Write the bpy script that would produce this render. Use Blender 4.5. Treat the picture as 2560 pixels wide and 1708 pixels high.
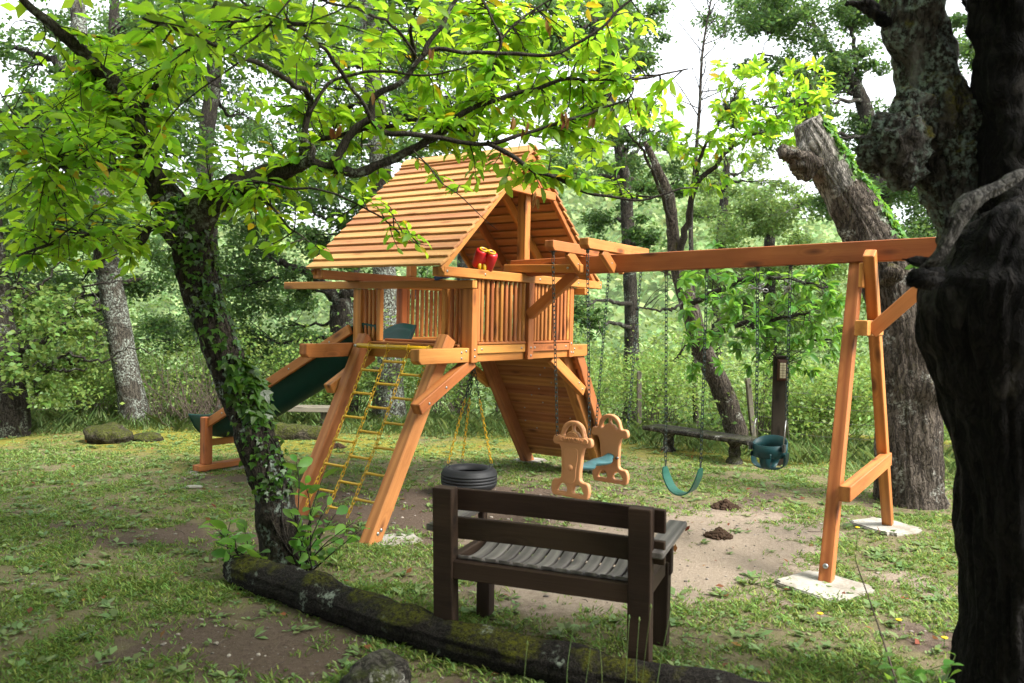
import bpy, bmesh, math, random
import numpy as np
from mathutils import Vector, Matrix, noise

for o in list(bpy.data.objects):
    bpy.data.objects.remove(o, do_unlink=True)
random.seed(11)
rng = np.random.default_rng(11)
scene = bpy.context.scene
COL = scene.collection

# ------------------------------------------------------------------ camera
CAM_H, FOC, PITCH, ROLL = 1.65, 2060.87, -0.0289, 0.0199
cd = bpy.data.cameras.new("camera")
cam = bpy.data.objects.new("camera", cd)
COL.objects.link(cam)
cd.sensor_width = 36.0
cd.lens = FOC / 2560.0 * 36.0
cd.clip_start, cd.clip_end = 0.05, 2000.0
cam.matrix_world = (Matrix.Translation((0, 0, CAM_H)) @ Matrix.Rotation(math.radians(90) + PITCH, 4, 'X')
                    @ Matrix.Rotation(ROLL, 4, 'Z'))
cd.dof.use_dof = True
cd.dof.focus_distance = 7.0
cd.dof.aperture_fstop = 2.8
scene.camera = cam

# ------------------------------------------------------------------ light: bright overcast
SUN_EL, SUN_AZ = math.radians(46), math.radians(118)     # azimuth clockwise from +Y (north)
w = bpy.data.worlds.new("World")
scene.world = w
w.use_nodes = True
nt = w.node_tree
nt.nodes.clear()
wo = nt.nodes.new('ShaderNodeOutputWorld')
bg = nt.nodes.new('ShaderNodeBackground')
sky = nt.nodes.new('ShaderNodeTexSky')
sky.sky_type = 'NISHITA'
sky.sun_disc = False
sky.sun_elevation = SUN_EL
sky.sun_rotation = SUN_AZ
sky.air_density, sky.dust_density, sky.ozone_density = 1.0, 4.0, 1.0
mx = nt.nodes.new('ShaderNodeMix')
mx.data_type = 'RGBA'
mx.inputs['Factor'].default_value = 0.86            # closed white cloud deck over the clear sky
nt.links.new(sky.outputs[0], mx.inputs[6])
mx.inputs[7].default_value = (7.4, 7.7, 7.95, 1)
nt.links.new(mx.outputs[2], bg.inputs['Color'])
bg.inputs['Strength'].default_value = 0.05
nt.links.new(bg.outputs[0], wo.inputs[0])
sl = bpy.data.lights.new("sun", 'SUN')
sl.energy, sl.angle, sl.color = 1.5, math.radians(24), (1.0, 0.965, 0.90)
sun = bpy.data.objects.new("sun", sl)
COL.objects.link(sun)
sd = Vector((math.sin(SUN_AZ) * math.cos(SUN_EL), math.cos(SUN_AZ) * math.cos(SUN_EL), math.sin(SUN_EL)))
sun.rotation_euler = sd.to_track_quat('Z', 'Y').to_euler()
sun.location = sd * 40

vs = scene.view_settings
vs.view_transform, vs.look, vs.exposure, vs.gamma = 'Standard', 'None', 2.65, 1.0
vs.use_curve_mapping = False
cy = scene.cycles
scene.render.engine = 'CYCLES'
cy.use_denoising = True
try:
    cy.denoiser = 'OPENIMAGEDENOISE'
    cy.denoising_prefilter = 'ACCURATE'
except Exception:
    pass
cy.max_bounces, cy.diffuse_bounces, cy.glossy_bounces, cy.transmission_bounces = 5, 1, 2, 4
cy.transparent_max_bounces = 8
cy.sample_clamp_indirect = 6.0
cy.caustics_reflective = cy.caustics_refractive = False

# ------------------------------------------------------------------ helpers
PXS = 2560.0 / 2350.0


def at(x, y, d):
    """world point seen at (x, y) of a 2350 px wide view of the place, d metres ahead"""
    a, b = x * PXS - 1280, y * PXS - 854
    c, s = math.cos(ROLL), math.sin(ROLL)
    px, py = a * c + b * s, -a * s + b * c
    cp, sp = math.cos(PITCH), math.sin(PITCH)
    dx, dy, dz = px / FOC, cp + py / FOC * sp, sp - py / FOC * cp
    t = d / dy
    return Vector((dx * t, d, CAM_H + dz * t))


def tag(o, label=None, cat=None, group=None, kind=None):
    if label: o['label'] = label
    if cat: o['category'] = cat
    if group: o['group'] = group
    if kind: o['kind'] = kind
    return o


def link(o, parent=None):
    COL.objects.link(o)
    if parent is not None:
        o.parent = parent
    return o


def empty(name, loc=(0, 0, 0), rz=0.0):
    o = bpy.data.objects.new(name, None)
    o.empty_display_size = 0.1
    o.location = loc
    o.rotation_euler = (0, 0, rz)
    return link(o)


def make_mesh(name, V, F, mat, smooth=False):
    me = bpy.data.meshes.new(name)
    V = np.asarray(V, dtype=np.float32)
    if isinstance(F, np.ndarray):
        n, k = F.shape
        me.vertices.add(len(V))
        me.vertices.foreach_set('co', V.ravel())
        me.loops.add(n * k)
        me.loops.foreach_set('vertex_index', F.astype(np.int32).ravel())
        me.polygons.add(n)
        me.polygons.foreach_set('loop_start', np.arange(0, n * k, k, dtype=np.int32))
        try:
            me.polygons.foreach_set('loop_total', np.full(n, k, dtype=np.int32))
        except Exception:
            pass
        me.update(calc_edges=True)
        me.validate()
    else:
        me.from_pydata([tuple(v) for v in V], [], F)
    if smooth:
        me.polygons.foreach_set('use_smooth', [True] * len(me.polygons))
    if mat:
        me.materials.append(mat)
    return me


def mobj(name, V, F, mat, parent=None, smooth=False):
    o = bpy.data.objects.new(name, make_mesh(name, V, F, mat, smooth))
    return link(o, parent)


class MB:
    """collects several shapes into one mesh"""
    def __init__(s): s.V, s.F, s.n = [], [], 0
    def add(s, V, F):
        s.V.append(np.asarray(V, dtype=float))
        s.F += [tuple(int(i) + s.n for i in f) for f in F]
        s.n += len(V)
    def build(s, name, mat, parent=None, smooth=False):
        return mobj(name, np.concatenate(s.V), s.F, mat, parent, smooth)


def catmull(P, n):
    P = np.asarray(P, float)
    if len(P) < 3:
        t = np.linspace(0, 1, n)[:, None]
        return P[0] * (1 - t) + P[-1] * t
    Q = np.vstack([2 * P[0] - P[1], P, 2 * P[-1] - P[-2]])
    out = []
    for s in np.linspace(0, len(P) - 1 - 1e-9, n):
        i = int(s); t = s - i
        a, b, c, d = Q[i], Q[i + 1], Q[i + 2], Q[i + 3]
        out.append(.5 * ((2 * b) + (c - a) * t + (2 * a - 5 * b + 4 * c - d) * t * t + (3 * b - a - 3 * c + d) * t ** 3))
    return np.array(out)


def tube(P, R, seg=8, cap=True):
    P = np.asarray(P, float)
    n = len(P)
    R = np.broadcast_to(np.asarray(R, float), (n,))
    T = np.gradient(P, axis=0)
    T /= np.linalg.norm(T, axis=1)[:, None] + 1e-12
    a = np.array([0, 0, 1.0]) if abs(T[0][2]) < .9 else np.array([1.0, 0, 0])
    u = np.cross(T[0], a); u /= np.linalg.norm(u)
    ang = np.linspace(0, 2 * np.pi, seg, endpoint=False)
    V = np.zeros((n, seg, 3))
    for i in range(n):
        u = u - T[i] * np.dot(u, T[i]); u /= np.linalg.norm(u) + 1e-12
        v = np.cross(T[i], u)
        V[i] = P[i] + R[i] * (np.cos(ang)[:, None] * u + np.sin(ang)[:, None] * v)
    F = []
    for i in range(n - 1):
        for j in range(seg):
            k = (j + 1) % seg
            F.append((i * seg + j, i * seg + k, (i + 1) * seg + k, (i + 1) * seg + j))
    if cap:
        F.append(tuple(range(seg))[::-1]); F.append(tuple((n - 1) * seg + j for j in range(seg)))
    return V.reshape(-1, 3), F


def lathe(prof, seg=24, close=False):
    prof = np.asarray(prof, float)
    ang = np.linspace(0, 2 * np.pi, seg, endpoint=False)
    V = np.array([[r * math.cos(a), r * math.sin(a), z] for r, z in prof for a in ang])
    F, n = [], len(prof)
    for i in range(n if close else n - 1):
        i2 = (i + 1) % n
        for j in range(seg):
            k = (j + 1) % seg
            F.append((i * seg + j, i * seg + k, i2 * seg + k, i2 * seg + j))
    if not close:
        F.append(tuple(range(seg))[::-1]); F.append(tuple((n - 1) * seg + j for j in range(seg)))
    return V, F


def frame(X, up=(0, 0, 1)):
    X = Vector(X).normalized()
    up = Vector(up)
    Y = up.cross(X)
    if Y.length < 1e-5:
        Y = Vector((0, 1, 0)).cross(X)
    Y.normalize()
    Z = X.cross(Y)
    return X, Y, Z


def mat_from(X, Y, Z, o):
    return Matrix(((X[0], Y[0], Z[0], o[0]), (X[1], Y[1], Z[1], o[1]), (X[2], Y[2], Z[2], o[2]), (0, 0, 0, 1)))


_cache = {}


def timber_mesh(L, wd, ht, ch, mat):
    key = (round(L, 3), round(wd, 4), round(ht, 4), ch, mat.name)
    if key in _cache:
        return _cache[key]
    a, b = wd / 2, ht / 2
    V = []
    for x, k in ((-L / 2, 1), (-L / 2 + ch, 0), (L / 2 - ch, 0), (L / 2, 1)):
        A, B = a - ch * k, b - ch * k
        c2 = ch * 1.0
        V += [(x, A, B - c2), (x, A - c2, B), (x, -A + c2, B), (x, -A, B - c2), (x, -A, -B + c2), (x, -A + c2, -B), (x, A - c2, -B), (x, A, -B + c2)]
    F = [tuple(range(8))[::-1], tuple(range(24, 32))]
    for r in range(3):
        for j in range(8):
            k = (j + 1) % 8
            F.append((r * 8 + j, r * 8 + k, (r + 1) * 8 + k, (r + 1) * 8 + j))
    me = make_mesh('timber', V, F, mat)
    _cache[key] = me
    return me


def timber(name, p0, p1, wd, ht, mat, parent=None, up=(0, 0, 1), ch=0.005):
    """squared timber from p0 to p1 (in the parent's space); grain runs along its own X"""
    p0, p1 = Vector(p0), Vector(p1)
    X, Y, Z = frame(p1 - p0, up)
    me = timber_mesh((p1 - p0).length, wd, ht, ch, mat)
    o = bpy.data.objects.new(name, me)
    link(o, parent)
    o.matrix_basis = mat_from(X, Y, Z, (p0 + p1) / 2)
    return o


def nz(v, s=1.0, o=(0, 0, 0)):
    return noise.noise(Vector((v[0] * s + o[0], v[1] * s + o[1], v[2] * s + o[2])))


_tab = rng.random((256, 256))


def vnoise(x, y):
    x, y = np.asarray(x, float), np.asarray(y, float)
    ix, iy = np.floor(x).astype(int), np.floor(y).astype(int)
    fx, fy = x - ix, y - iy
    fx, fy = fx * fx * (3 - 2 * fx), fy * fy * (3 - 2 * fy)
    g = lambda a, b: _tab[a & 255, b & 255]
    return (g(ix, iy) * (1 - fx) + g(ix + 1, iy) * fx) * (1 - fy) + (g(ix, iy + 1) * (1 - fx) + g(ix + 1, iy + 1) * fx) * fy


def fbm(x, y, o=4):
    s, a, t = 0, 1.0, 0
    for i in range(o):
        s = s + a * vnoise(x * 2 ** i + 17 * i, y * 2 ** i + 31 * i); t += a; a *= .5
    return s / t


# ------------------------------------------------------------------ materials
class NT:
    def __init__(s, name):
        s.m = bpy.data.materials.new(name)
        s.m.use_nodes = True
        s.t = s.m.node_tree
        s.t.nodes.clear()
        s.out = s.t.nodes.new('ShaderNodeOutputMaterial')
    def n(s, typ, **kw):
        nd = s.t.nodes.new('ShaderNode' + typ)
        for k, v in kw.items():
            if k in nd.inputs: s.set(nd.inputs[k], v)
            else: setattr(nd, k, v)
        return nd
    def set(s, sock, v):
        if isinstance(v, bpy.types.NodeSocket): s.t.links.new(v, sock)
        elif isinstance(v, (tuple, list)) and len(v) == 3 and sock.type == 'RGBA': sock.default_value = (*v, 1)
        else: sock.default_value = v
    def coord(s, kind='Object'): return s.n('TexCoord').outputs[kind]
    def mapv(s, v, scale=(1, 1, 1), loc=None):
        nd = s.n('Mapping'); s.set(nd.inputs['Vector'], v); s.set(nd.inputs['Scale'], scale)
        if loc is not None: s.set(nd.inputs['Location'], loc)
        return nd.outputs[0]
    def noise(s, v, scale, detail=4, rough=.55, dist=0):
        nd = s.n('TexNoise'); s.set(nd.inputs['Vector'], v)
        nd.inputs['Scale'].default_value = scale; nd.inputs['Detail'].default_value = detail
        nd.inputs['Roughness'].default_value = rough; nd.inputs['Distortion'].default_value = dist
        return nd.outputs['Fac']
    def voro(s, v, scale, feature='F1', out='Distance'):
        nd = s.n('TexVoronoi'); nd.feature = feature; s.set(nd.inputs['Vector'], v); nd.inputs['Scale'].default_value = scale
        return nd.outputs[out]
    def ramp(s, f, a, b):
        nd = s.n('MapRange'); s.set(nd.inputs[0], f); nd.inputs[1].default_value = a; nd.inputs[2].default_value = b
        return nd.outputs[0]
    def math(s, op, a, b=0.0):
        nd = s.n('Math'); nd.operation = op; s.set(nd.inputs[0], a); s.set(nd.inputs[1], b)
        return nd.outputs[0]
    def mix(s, f, a, b, mode='MIX'):
        nd = s.n('Mix'); nd.data_type = 'RGBA'; nd.blend_type = mode
        s.set(nd.inputs[0], f); s.set(nd.inputs[6], a); s.set(nd.inputs[7], b)
        return nd.outputs[2]
    def hsv(s, c, h=.5, sat=1.0, val=1.0):
        nd = s.n('HueSaturation'); s.set(nd.inputs['Color'], c); s.set(nd.inputs['Hue'], h); s.set(nd.inputs['Saturation'], sat); s.set(nd.inputs['Value'], val)
        return nd.outputs[0]
    def bump(s, h, strength=.3, dist=.01):
        nd = s.n('Bump'); s.set(nd.inputs['Height'], h); nd.inputs['Strength'].default_value = strength; nd.inputs['Distance'].default_value = dist
        return nd.outputs[0]
    def rand(s): return s.n('ObjectInfo').outputs['Random']
    def finish(s, color, rough=.7, spec=.3, normal=None, metal=0.0):
        p = s.n('BsdfPrincipled')
        s.set(p.inputs['Base Color'], color); s.set(p.inputs['Roughness'], rough); p.inputs['Metallic'].default_value = metal
        p.inputs['Specular IOR Level'].default_value = spec
        if normal is not None: s.set(p.inputs['Normal'], normal)
        s.t.links.new(p.outputs[0], s.out.inputs[0])
        s.p = p
        return s.m


def wood_mat(name, c_light, c_dark, c_knot, rough=.55, spec=.35, grain=1.0):
    k = NT(name)
    r = k.rand()
    off = k.n('CombineXYZ')
    for i, m in enumerate((37.0, 91.0, 53.0)):
        k.set(off.inputs[i], k.math('MULTIPLY', r, m))
    co = k.coord()
    v = k.n('VectorMath'); v.operation = 'ADD'; k.set(v.inputs[0], co); k.set(v.inputs[1], off.outputs[0])
    v = v.outputs[0]
    long = k.mapv(v, (1.1, 11, 11))
    warp = k.noise(k.mapv(v, (.9, 5, 5)), 2.0, 2)
    rings = k.n('TexWave'); rings.wave_type = 'BANDS'; rings.bands_direction = 'Y'
    k.set(rings.inputs['Vector'], k.mapv(v, (.5, 6, 4))); rings.inputs['Scale'].default_value = .8
    rings.inputs['Distortion'].default_value = 9.0; rings.inputs['Detail'].default_value = 3.0; rings.inputs['Detail Scale'].default_value = .7
    fine = k.noise(k.mapv(v, (3, 110, 110)), 1.0, 3)
    g = k.math('ADD', k.math('MULTIPLY', rings.outputs['Fac'], .5), k.math('MULTIPLY', k.noise(long, 2.2, 5), .7))
    col = k.mix(k.ramp(g, .35, 1.0), c_light, c_dark)
    col = k.mix(k.math('MULTIPLY', k.ramp(fine, .45, .75), .30 * grain), col, c_dark)
    kn = k.voro(k.mapv(v, (2.6, 8, 8)), 1.0)
    col = k.mix(k.math('MULTIPLY', k.ramp(kn, .24, .08), .85), col, c_knot)
    col = k.mix(k.math('MULTIPLY', k.ramp(k.math('ABSOLUTE', k.math('SUBTRACT', kn, .30)), .05, .0), .35), col, c_dark)
    blot = k.noise(k.mapv(v, (1, 1, 1)), 3.0, 3)
    col = k.hsv(col, k.math('ADD', .488, k.math('MULTIPLY', r, .024)), 1.0, k.math('ADD', k.math('MULTIPLY', r, .46), k.math('ADD', .52, k.math('MULTIPLY', blot, .5))))
    ro = k.math('ADD', rough - .1, k.math('MULTIPLY', fine, .25))
    return k.finish(col, ro, spec, k.bump(k.math('ADD', fine, k.math('MULTIPLY', g, .6)), .35, .004))


def plain_mat(name, c, rough=.5, spec=.4, metal=0.0, var=.12, scale=12.0, bump=.1):
    k = NT(name)
    n = k.noise(k.coord(), scale, 4)
    col = k.hsv(c, .5, 1.0, k.math('ADD', 1 - var, k.math('MULTIPLY', n, 2 * var)))
    return k.finish(col, k.math('ADD', rough - .08, k.math('MULTIPLY', n, .16)), spec, k.bump(k.noise(k.coord(), scale * 8, 3), bump, .003), metal)


def leaf_mat(name, c, ct, var=.35, hue=.03, trans=.5, rough=.45, spec=.35, yellow=None):
    k = NT(name)
    r = k.math('FRACT', k.math('ADD', k.n('NewGeometry').outputs['Random Per Island'], k.rand()))
    r2 = k.math('FRACT', k.math('MULTIPLY', r, 7.31))
    h = k.math('ADD', .5 - hue, k.math('MULTIPLY', r2, 2 * hue))
    val = k.math('ADD', 1 - var, k.math('MULTIPLY', r, 2 * var))
    a, b = k.hsv(c, h, 1.0, val), k.hsv(ct, h, 1.0, val)
    if yellow:
        f = k.ramp(r2, .972, .98)
        a, b = k.mix(f, a, yellow), k.mix(f, b, yellow)
    p = k.n('BsdfPrincipled')
    k.set(p.inputs['Base Color'], a); p.inputs['Roughness'].default_value = rough; p.inputs['Specular IOR Level'].default_value = spec
    t = k.n('BsdfTranslucent'); k.set(t.inputs['Color'], b)
    m = k.n('MixShader'); m.inputs[0].default_value = trans
    k.t.links.new(p.outputs[0], m.inputs[1]); k.t.links.new(t.outputs[0], m.inputs[2]); k.t.links.new(m.outputs[0], k.out.inputs[0])
    return k.m


def bark_mat(name, c1, c2, lichen=None, lich=.5, moss=None, mossy=.5, grey=None, sc=1.0, bump=.9, zs=.16):
    k = NT(name)
    v = k.coord()
    wn = k.n('TexNoise'); k.set(wn.inputs['Vector'], v); wn.inputs['Scale'].default_value = 9 * sc; wn.inputs['Detail'].default_value = 3
    wv = k.n('VectorMath'); wv.operation = 'MULTIPLY_ADD'; k.set(wv.inputs[0], wn.outputs['Color']); wv.inputs[1].default_value = (.10 / sc,) * 3; k.set(wv.inputs[2], v)
    v2 = wv.outputs[0]
    n1 = k.noise(k.mapv(v2, (30 * sc, 30 * sc, 30 * sc * zs)), 1.0, 5, .6)
    rid = k.math('SUBTRACT', 1.0, k.math('ABSOLUTE', k.math('SUBTRACT', k.math('MULTIPLY', n1, 2.0), 1.0)))     # crests of the bark plates
    n = k.noise(v, 60 * sc, 5, .7)
    big = k.noise(v, 3.0, 4)
    col = k.mix(k.ramp(k.math('ADD', k.math('MULTIPLY', n, .6), k.math('MULTIPLY', big, .4)), .32, .66), c1, c2)
    col = k.mix(k.math('MULTIPLY', k.ramp(rid, .86, .98), .85), col, (c1[0] * .22, c1[1] * .22, c1[2] * .22))
    if grey:
        col = k.mix(k.ramp(k.noise(k.mapv(v2, (7, 7, 1.0)), 1.0, 5, .6), .53, .68), col, grey)
    if lichen:
        f = k.math('MULTIPLY', k.ramp(k.noise(v, 5.0, 3), .62 - lich * .25, .68 - lich * .2), k.ramp(k.noise(v, 38.0, 5, .7), .48, .58))
        col = k.mix(f, col, lichen)
    if moss:
        up = k.n('SeparateXYZ'); k.set(up.inputs[0], k.n('NewGeometry').outputs['Normal'])
        f = k.math('MULTIPLY', k.ramp(k.math('ADD', k.noise(v, 3.2, 5, .6), k.math('MULTIPLY', up.outputs[2], .14)), .70 - mossy * .25, .80 - mossy * .25), k.ramp(k.noise(v, 45.0, 5, .75), .38, .58))
        col = k.mix(f, col, k.mix(k.ramp(k.noise(v, 80, 3), .3, .7), tuple(q * .45 for q in moss), moss))
    h = k.math('ADD', k.math('MULTIPLY', k.ramp(rid, 1.0, .6), 1.0), k.math('MULTIPLY', n, .5))
    return k.finish(col, .9, .15, k.bump(h, bump, .02))


M = {}
M['cedar'] = wood_mat('stained_cedar', (.57, .222, .058), (.35, .112, .026), (.11, .032, .009))
M['cedar_roof'] = wood_mat('stained_cedar_roof', (.52, .255, .105), (.43, .192, .072), (.26, .10, .036), rough=.65, spec=.2)
M['cedar_leg'] = wood_mat('stained_cedar_rough', (.49, .200, .064), (.31, .106, .030), (.15, .045, .016), rough=.65, grain=1.5)
M['bench'] = wood_mat('weathered_bench_wood', (.052, .031, .020), (.023, .014, .009), (.010, .006, .004), rough=.75, spec=.2)
M['slat'] = wood_mat('silvered_bench_slats', (.19, .17, .152), (.08, .072, .066), (.05, .045, .04), rough=.75, spec=.25, grain=1.6)
M['old_grey'] = wood_mat('old_grey_wood', (.20, .175, .14), (.10, .085, .068), (.05, .04, .03), rough=.85, spec=.15, grain=1.6)
M['old_dark'] = wood_mat('old_dark_post', (.040, .031, .024), (.020, .015, .012), (.01, .008, .006), rough=.85, spec=.15)
M['yellow'] = plain_mat('yellow_paint', (.62, .36, .012), .38, .45)
M['chain'] = plain_mat('dark_green_chain', (.018, .035, .030), .35, .5, .3)
M['steel'] = plain_mat('galvanised_steel', (.36, .36, .35), .35, .5, .9)
M['darksteel'] = plain_mat('dark_hanger_steel', (.10, .10, .10), .4, .5, .8)
M['rubber'] = plain_mat('tyre_rubber', (.016, .017, .019), .62, .35, var=.2, bump=.2)
M['tan'] = plain_mat('tan_plastic', (.58, .27, .125), .5, .35, var=.06, bump=.12)
M['teal'] = plain_mat('teal_plastic', (.040, .115, .125), .45, .4, var=.25, bump=.2)
M['belt'] = plain_mat('green_belt_rubber', (.022, .12, .085), .45, .3)
M['bucket'] = plain_mat('dark_teal_rubber', (.008, .050, .056), .45, .3)
M['slide'] = plain_mat('green_slide_plastic', (.007, .050, .040), .5, .22)
M['red'] = plain_mat('red_plastic', (.52, .016, .022), .32, .45)
M['blue'] = plain_mat('blue_plastic', (.03, .12, .42), .35, .45)
M['lens'] = plain_mat('dark_red_lens', (.10, .012, .02), .15, .5)
k = NT('concrete')
cn = k.noise(k.coord(), 9.0, 5, .7)
M['concrete'] = k.finish(k.mix(k.math('MULTIPLY', k.ramp(k.noise(k.coord(), 4.0, 5, .7), .46, .68), .75), k.mix(cn, (.30, .28, .24), (.48, .46, .41)), (.15, .115, .08)), .92, .15, k.bump(k.noise(k.coord(), 60, 4, .7), .6, .004))
M['stone'] = bark_mat('stone', (.035, .031, .026), (.10, .092, .075), lichen=(.30,.30,.26), lich=.35, moss=(.05, .06, .012), mossy=.45, sc=.5, zs=1.0, bump=.5)
M['mossrock'] = bark_mat('mossy_rock', (.05, .042, .032), (.10, .085, .06), moss=(.10, .12, .016), mossy=.8, sc=.6, zs=1.0)
M['brown_metal'] = plain_mat('brown_lamp_metal', (.085, .028, .024), .45, .4)
M['lampglass'] = plain_mat('cream_lamp_glass', (.62, .56, .40), .25, .5, bump=.05)
M['soil'] = plain_mat('dark_soil_clods', (.055, .034, .022), .95, .1, var=.35, scale=30, bump=.8)
M['bark_chestnut'] = bark_mat('chestnut_bark', (.030, .024, .019), (.075, .062, .048), lichen=(.30, .36, .31), lich=.38, moss=(.05, .065, .012), mossy=.15)
M['bark_branch'] = bark_mat('branch_bark', (.035, .029, .024), (.075, .064, .053), lichen=(.20, .22, .18), lich=.25, sc=2.5, bump=.5)
M['bark_oak'] = bark_mat('oak_bark', (.06, .052, .042), (.14, .125, .10), lichen=(.36, .40, .35), lich=.85, moss=(.08, .10, .015), mossy=.1)
M['bark_oak_dark'] = bark_mat('dark_oak_bark', (.032, .027, .022), (.085, .074, .060), lichen=(.22, .25, .20), lich=.3)
M['bark_snag'] = bark_mat('snag_bark', (.055, .042, .032), (.165, .138, .112), lichen=(.36, .36, .32), lich=.2, moss=(.13, .12, .012), mossy=.35, sc=.8, bump=1.0, zs=.10)
M['bark_dead'] = bark_mat('old_hollow_bark', (.030, .025, .020), (.14, .122, .105), lichen=(.26, .32, .27), lich=.75, moss=(.19, .17, .018), mossy=.55, grey=(.28, .265, .24), sc=.8, bump=1.0)
M['deadgrey'] = bark_mat('weathered_heartwood', (.045, .042, .038), (.17, .16, .148), sc=.9, bump=.8, zs=.2)
M['snag_bare'] = bark_mat('bare_snag_wood', (.15, .135, .115), (.34, .315, .28), sc=.45, bump=.9, zs=.06)
M['bark_shaded'] = bark_mat('shaded_hollow_bark', (.004, .0035, .003), (.014, .012, .011), grey=(.055, .050, .045), sc=.6, bump=1.0, zs=.10)  # blacker than the bark itself: deep shade is put into the colour
M['log'] = bark_mat('mossy_log_bark', (.012, .010, .008), (.040, .034, .029), lichen=(.28, .32, .26), lich=.10, moss=(.11, .115, .010), mossy=.38, sc=1.5, zs=.8, bump=.7)
M['leaf_chestnut'] = leaf_mat('chestnut_leaf', (.125, .265, .026), (.50, .78, .045), .38, .022, .58, yellow=(.62, .42, .02))
M['leaf_slim'] = leaf_mat('slim_chestnut_leaf', (.09, .22, .035), (.24, .46, .05), .30, .02, .45)
M['leaf_oak'] = leaf_mat('oak_leaf', (.060, .125, .035), (.16, .28, .055), .38, .02, .42, .5, .3)
M['leaf_oak2'] = leaf_mat('oak_leaf_light', (.13, .22, .06), (.29, .42, .09), .38, .02, .42, .5, .3)
M['leaf_shrub'] = leaf_mat('shrub_leaf', (.135, .215, .052), (.24, .37, .065), .40, .03, .40, .5, .3)
M['leaf_shrub2'] = leaf_mat('shrub_leaf_light', (.22, .335, .08), (.34, .49, .10), .40, .03, .40, .5, .3)
M['leaf_ivy'] = leaf_mat('ivy_leaf', (.045, .11, .014), (.13, .24, .02), .45, .02, .35, .35, .4)
M['leaf_forest_hazed'] = leaf_mat('hazed_forest_foliage', (.26, .36, .15), (.34, .46, .16), .40, .035, .3, .7, .1)  # paled so that part of the distance haze sits in the leaf colour
M['grass'] = leaf_mat('grass_blade', (.205, .300, .078), (.30, .42, .085), .42, .04, .35, .55, .25)
M['weed'] = leaf_mat('weed_leaf', (.18, .265, .095), (.26, .37, .10), .35, .03, .35, .5, .3)
M['dryleaf'] = leaf_mat('dry_brown_leaf', (.20, .085, .03), (.30, .12, .04), .4, .03, .35, .6, .2)
M['flower'] = plain_mat('yellow_petals', (.75, .50, .02), .6, .2)
M['twig'] = plain_mat('bare_twigs', (.10, .078, .062), .85, .15, var=.3)
M['wire'] = plain_mat('fence_wire', (.16, .15, .14), .6, .3, .5)

# ------------------------------------------------------------------ ground
def spaced(a, b, fine0, fine1, step, grow=1.12):
    xs = list(np.arange(fine0, fine1 + 1e-6, step))
    s, x = step, fine1
    while x < b:
        s *= grow; x += s; xs.append(x)
    s, x = step, fine0
    while x > a:
        s *= grow; x -= s; xs.insert(0, x)
    return np.array(xs)


def sstep(x, a, b):
    t = np.clip((x - a) / (b - a), 0, 1)
    return t * t * (3 - 2 * t)


def ground_z(x, y):
    x, y = np.asarray(x, float), np.asarray(y, float)
    edge = 12.6 + .5 * np.sin(x * .5) - .10 * np.clip(x, 0, 6) * 2.0
    z = .05 * (fbm(x * .55 + 3, y * .55 + 9, 3) - .5) + .022 * (fbm(x * 3.1, y * 3.1, 3) - .5)
    near = 1 - sstep(np.hypot(x + .3, (y - 6.5) * .8), 1.0, 9.0)
    z = z * (1 - .25 * near)
    z = z - 7.0 * sstep(y, edge, edge + 20)
    hill = sstep(y, 30, 165) * (22 + 8 * np.sin(x * .018 + 1.4) + 3 * np.sin(x * .05)) + sstep(y, 26, 70) * 5 * np.sin(x * .07 + .6)
    z = z + hill + sstep(y, 165, 420) * 6
    return z


def patch(x, y, cx, cy, rx, ry, a=0.0):
    c, s = math.cos(a), math.sin(a)
    dx, dy = x - cx, y - cy
    return np.exp(-(((dx * c + dy * s) / rx) ** 2 + ((-dx * s + dy * c) / ry) ** 2))


def soil_mask(x, y):
    n = fbm(x * 1.2 + 5, y * 1.2, 4)
    n2 = fbm(x * 4.5 + 50, y * 4.5 + 8, 3)
    s = .20 * patch(x, y, 1.6, 5.6, 2.2, 1.6) + 1.25 * patch(x, y, 1.55, 6.3, 1.05, .85, .4) + .55 * patch(x, y, 1.2, 5.3, .6, .4) + .5 * patch(x, y, 2.7, 4.5, .5, .35) + 1.35 * patch(x, y, -.25, 7.35, 1.15, .85) + .7 * patch(x, y, -.6, 6.1, .7, .5)
    s = s + .55 * patch(x, y, -1.65, 4.1, .9, .6) + .5 * patch(x, y, -2.6, 5.9, 1.1, .28) + .75 * patch(x, y, .35, 4.9, .6, .45)
    s = s + .7 * patch(x, y, -2.3, 8.2, .55, .3) + .6 * patch(x, y, 2.9, 5.3, .55, .45) + .5 * patch(x, y, -1.3, 6.6, .6, .4) + .6 * patch(x, y, -3.3, 6.2, .8, .2)
    s = s + .4 * patch(x, y, -.9, 3.7, .9, .4) + .45 * patch(x, y, 1.3, 9.6, .9, .25) + .5 * patch(x, y, 2.4, 7.8, .5, .25)
    return np.clip(s * (.55 + .9 * n) + (n - .5) * 1.1 + (n2 - .5) * .75 + (fbm(x * 13.0, y * 13.0, 2) - .5) * .35 - .05, 0, 1)


def sand_mask(x, y):
    return np.clip(1.25 * patch(x, y, 1.6, 6.3, 1.2, .9, .4) + .45 * patch(x, y, 1.8, 5.4, 2.0, 1.4) + .6 * patch(x, y, 2.9, 5.2, .7, .6) + .55 * patch(x, y, .4, 4.9, .7, .5) + .25 * patch(x, y, -.5, 6.1, .6, .4), 0, 1)


def moss_mask(x, y):
    return np.clip((sstep(y, 8.6, 10.2) * .9 + .5 * patch(x, y, -2.8, 8.6, 1.6, .5)) * (.2 + 1.3 * fbm(x * .9 + 70, y * .9, 3)), 0, 1) * sstep(13.2 - y, 0, 1)


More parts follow.
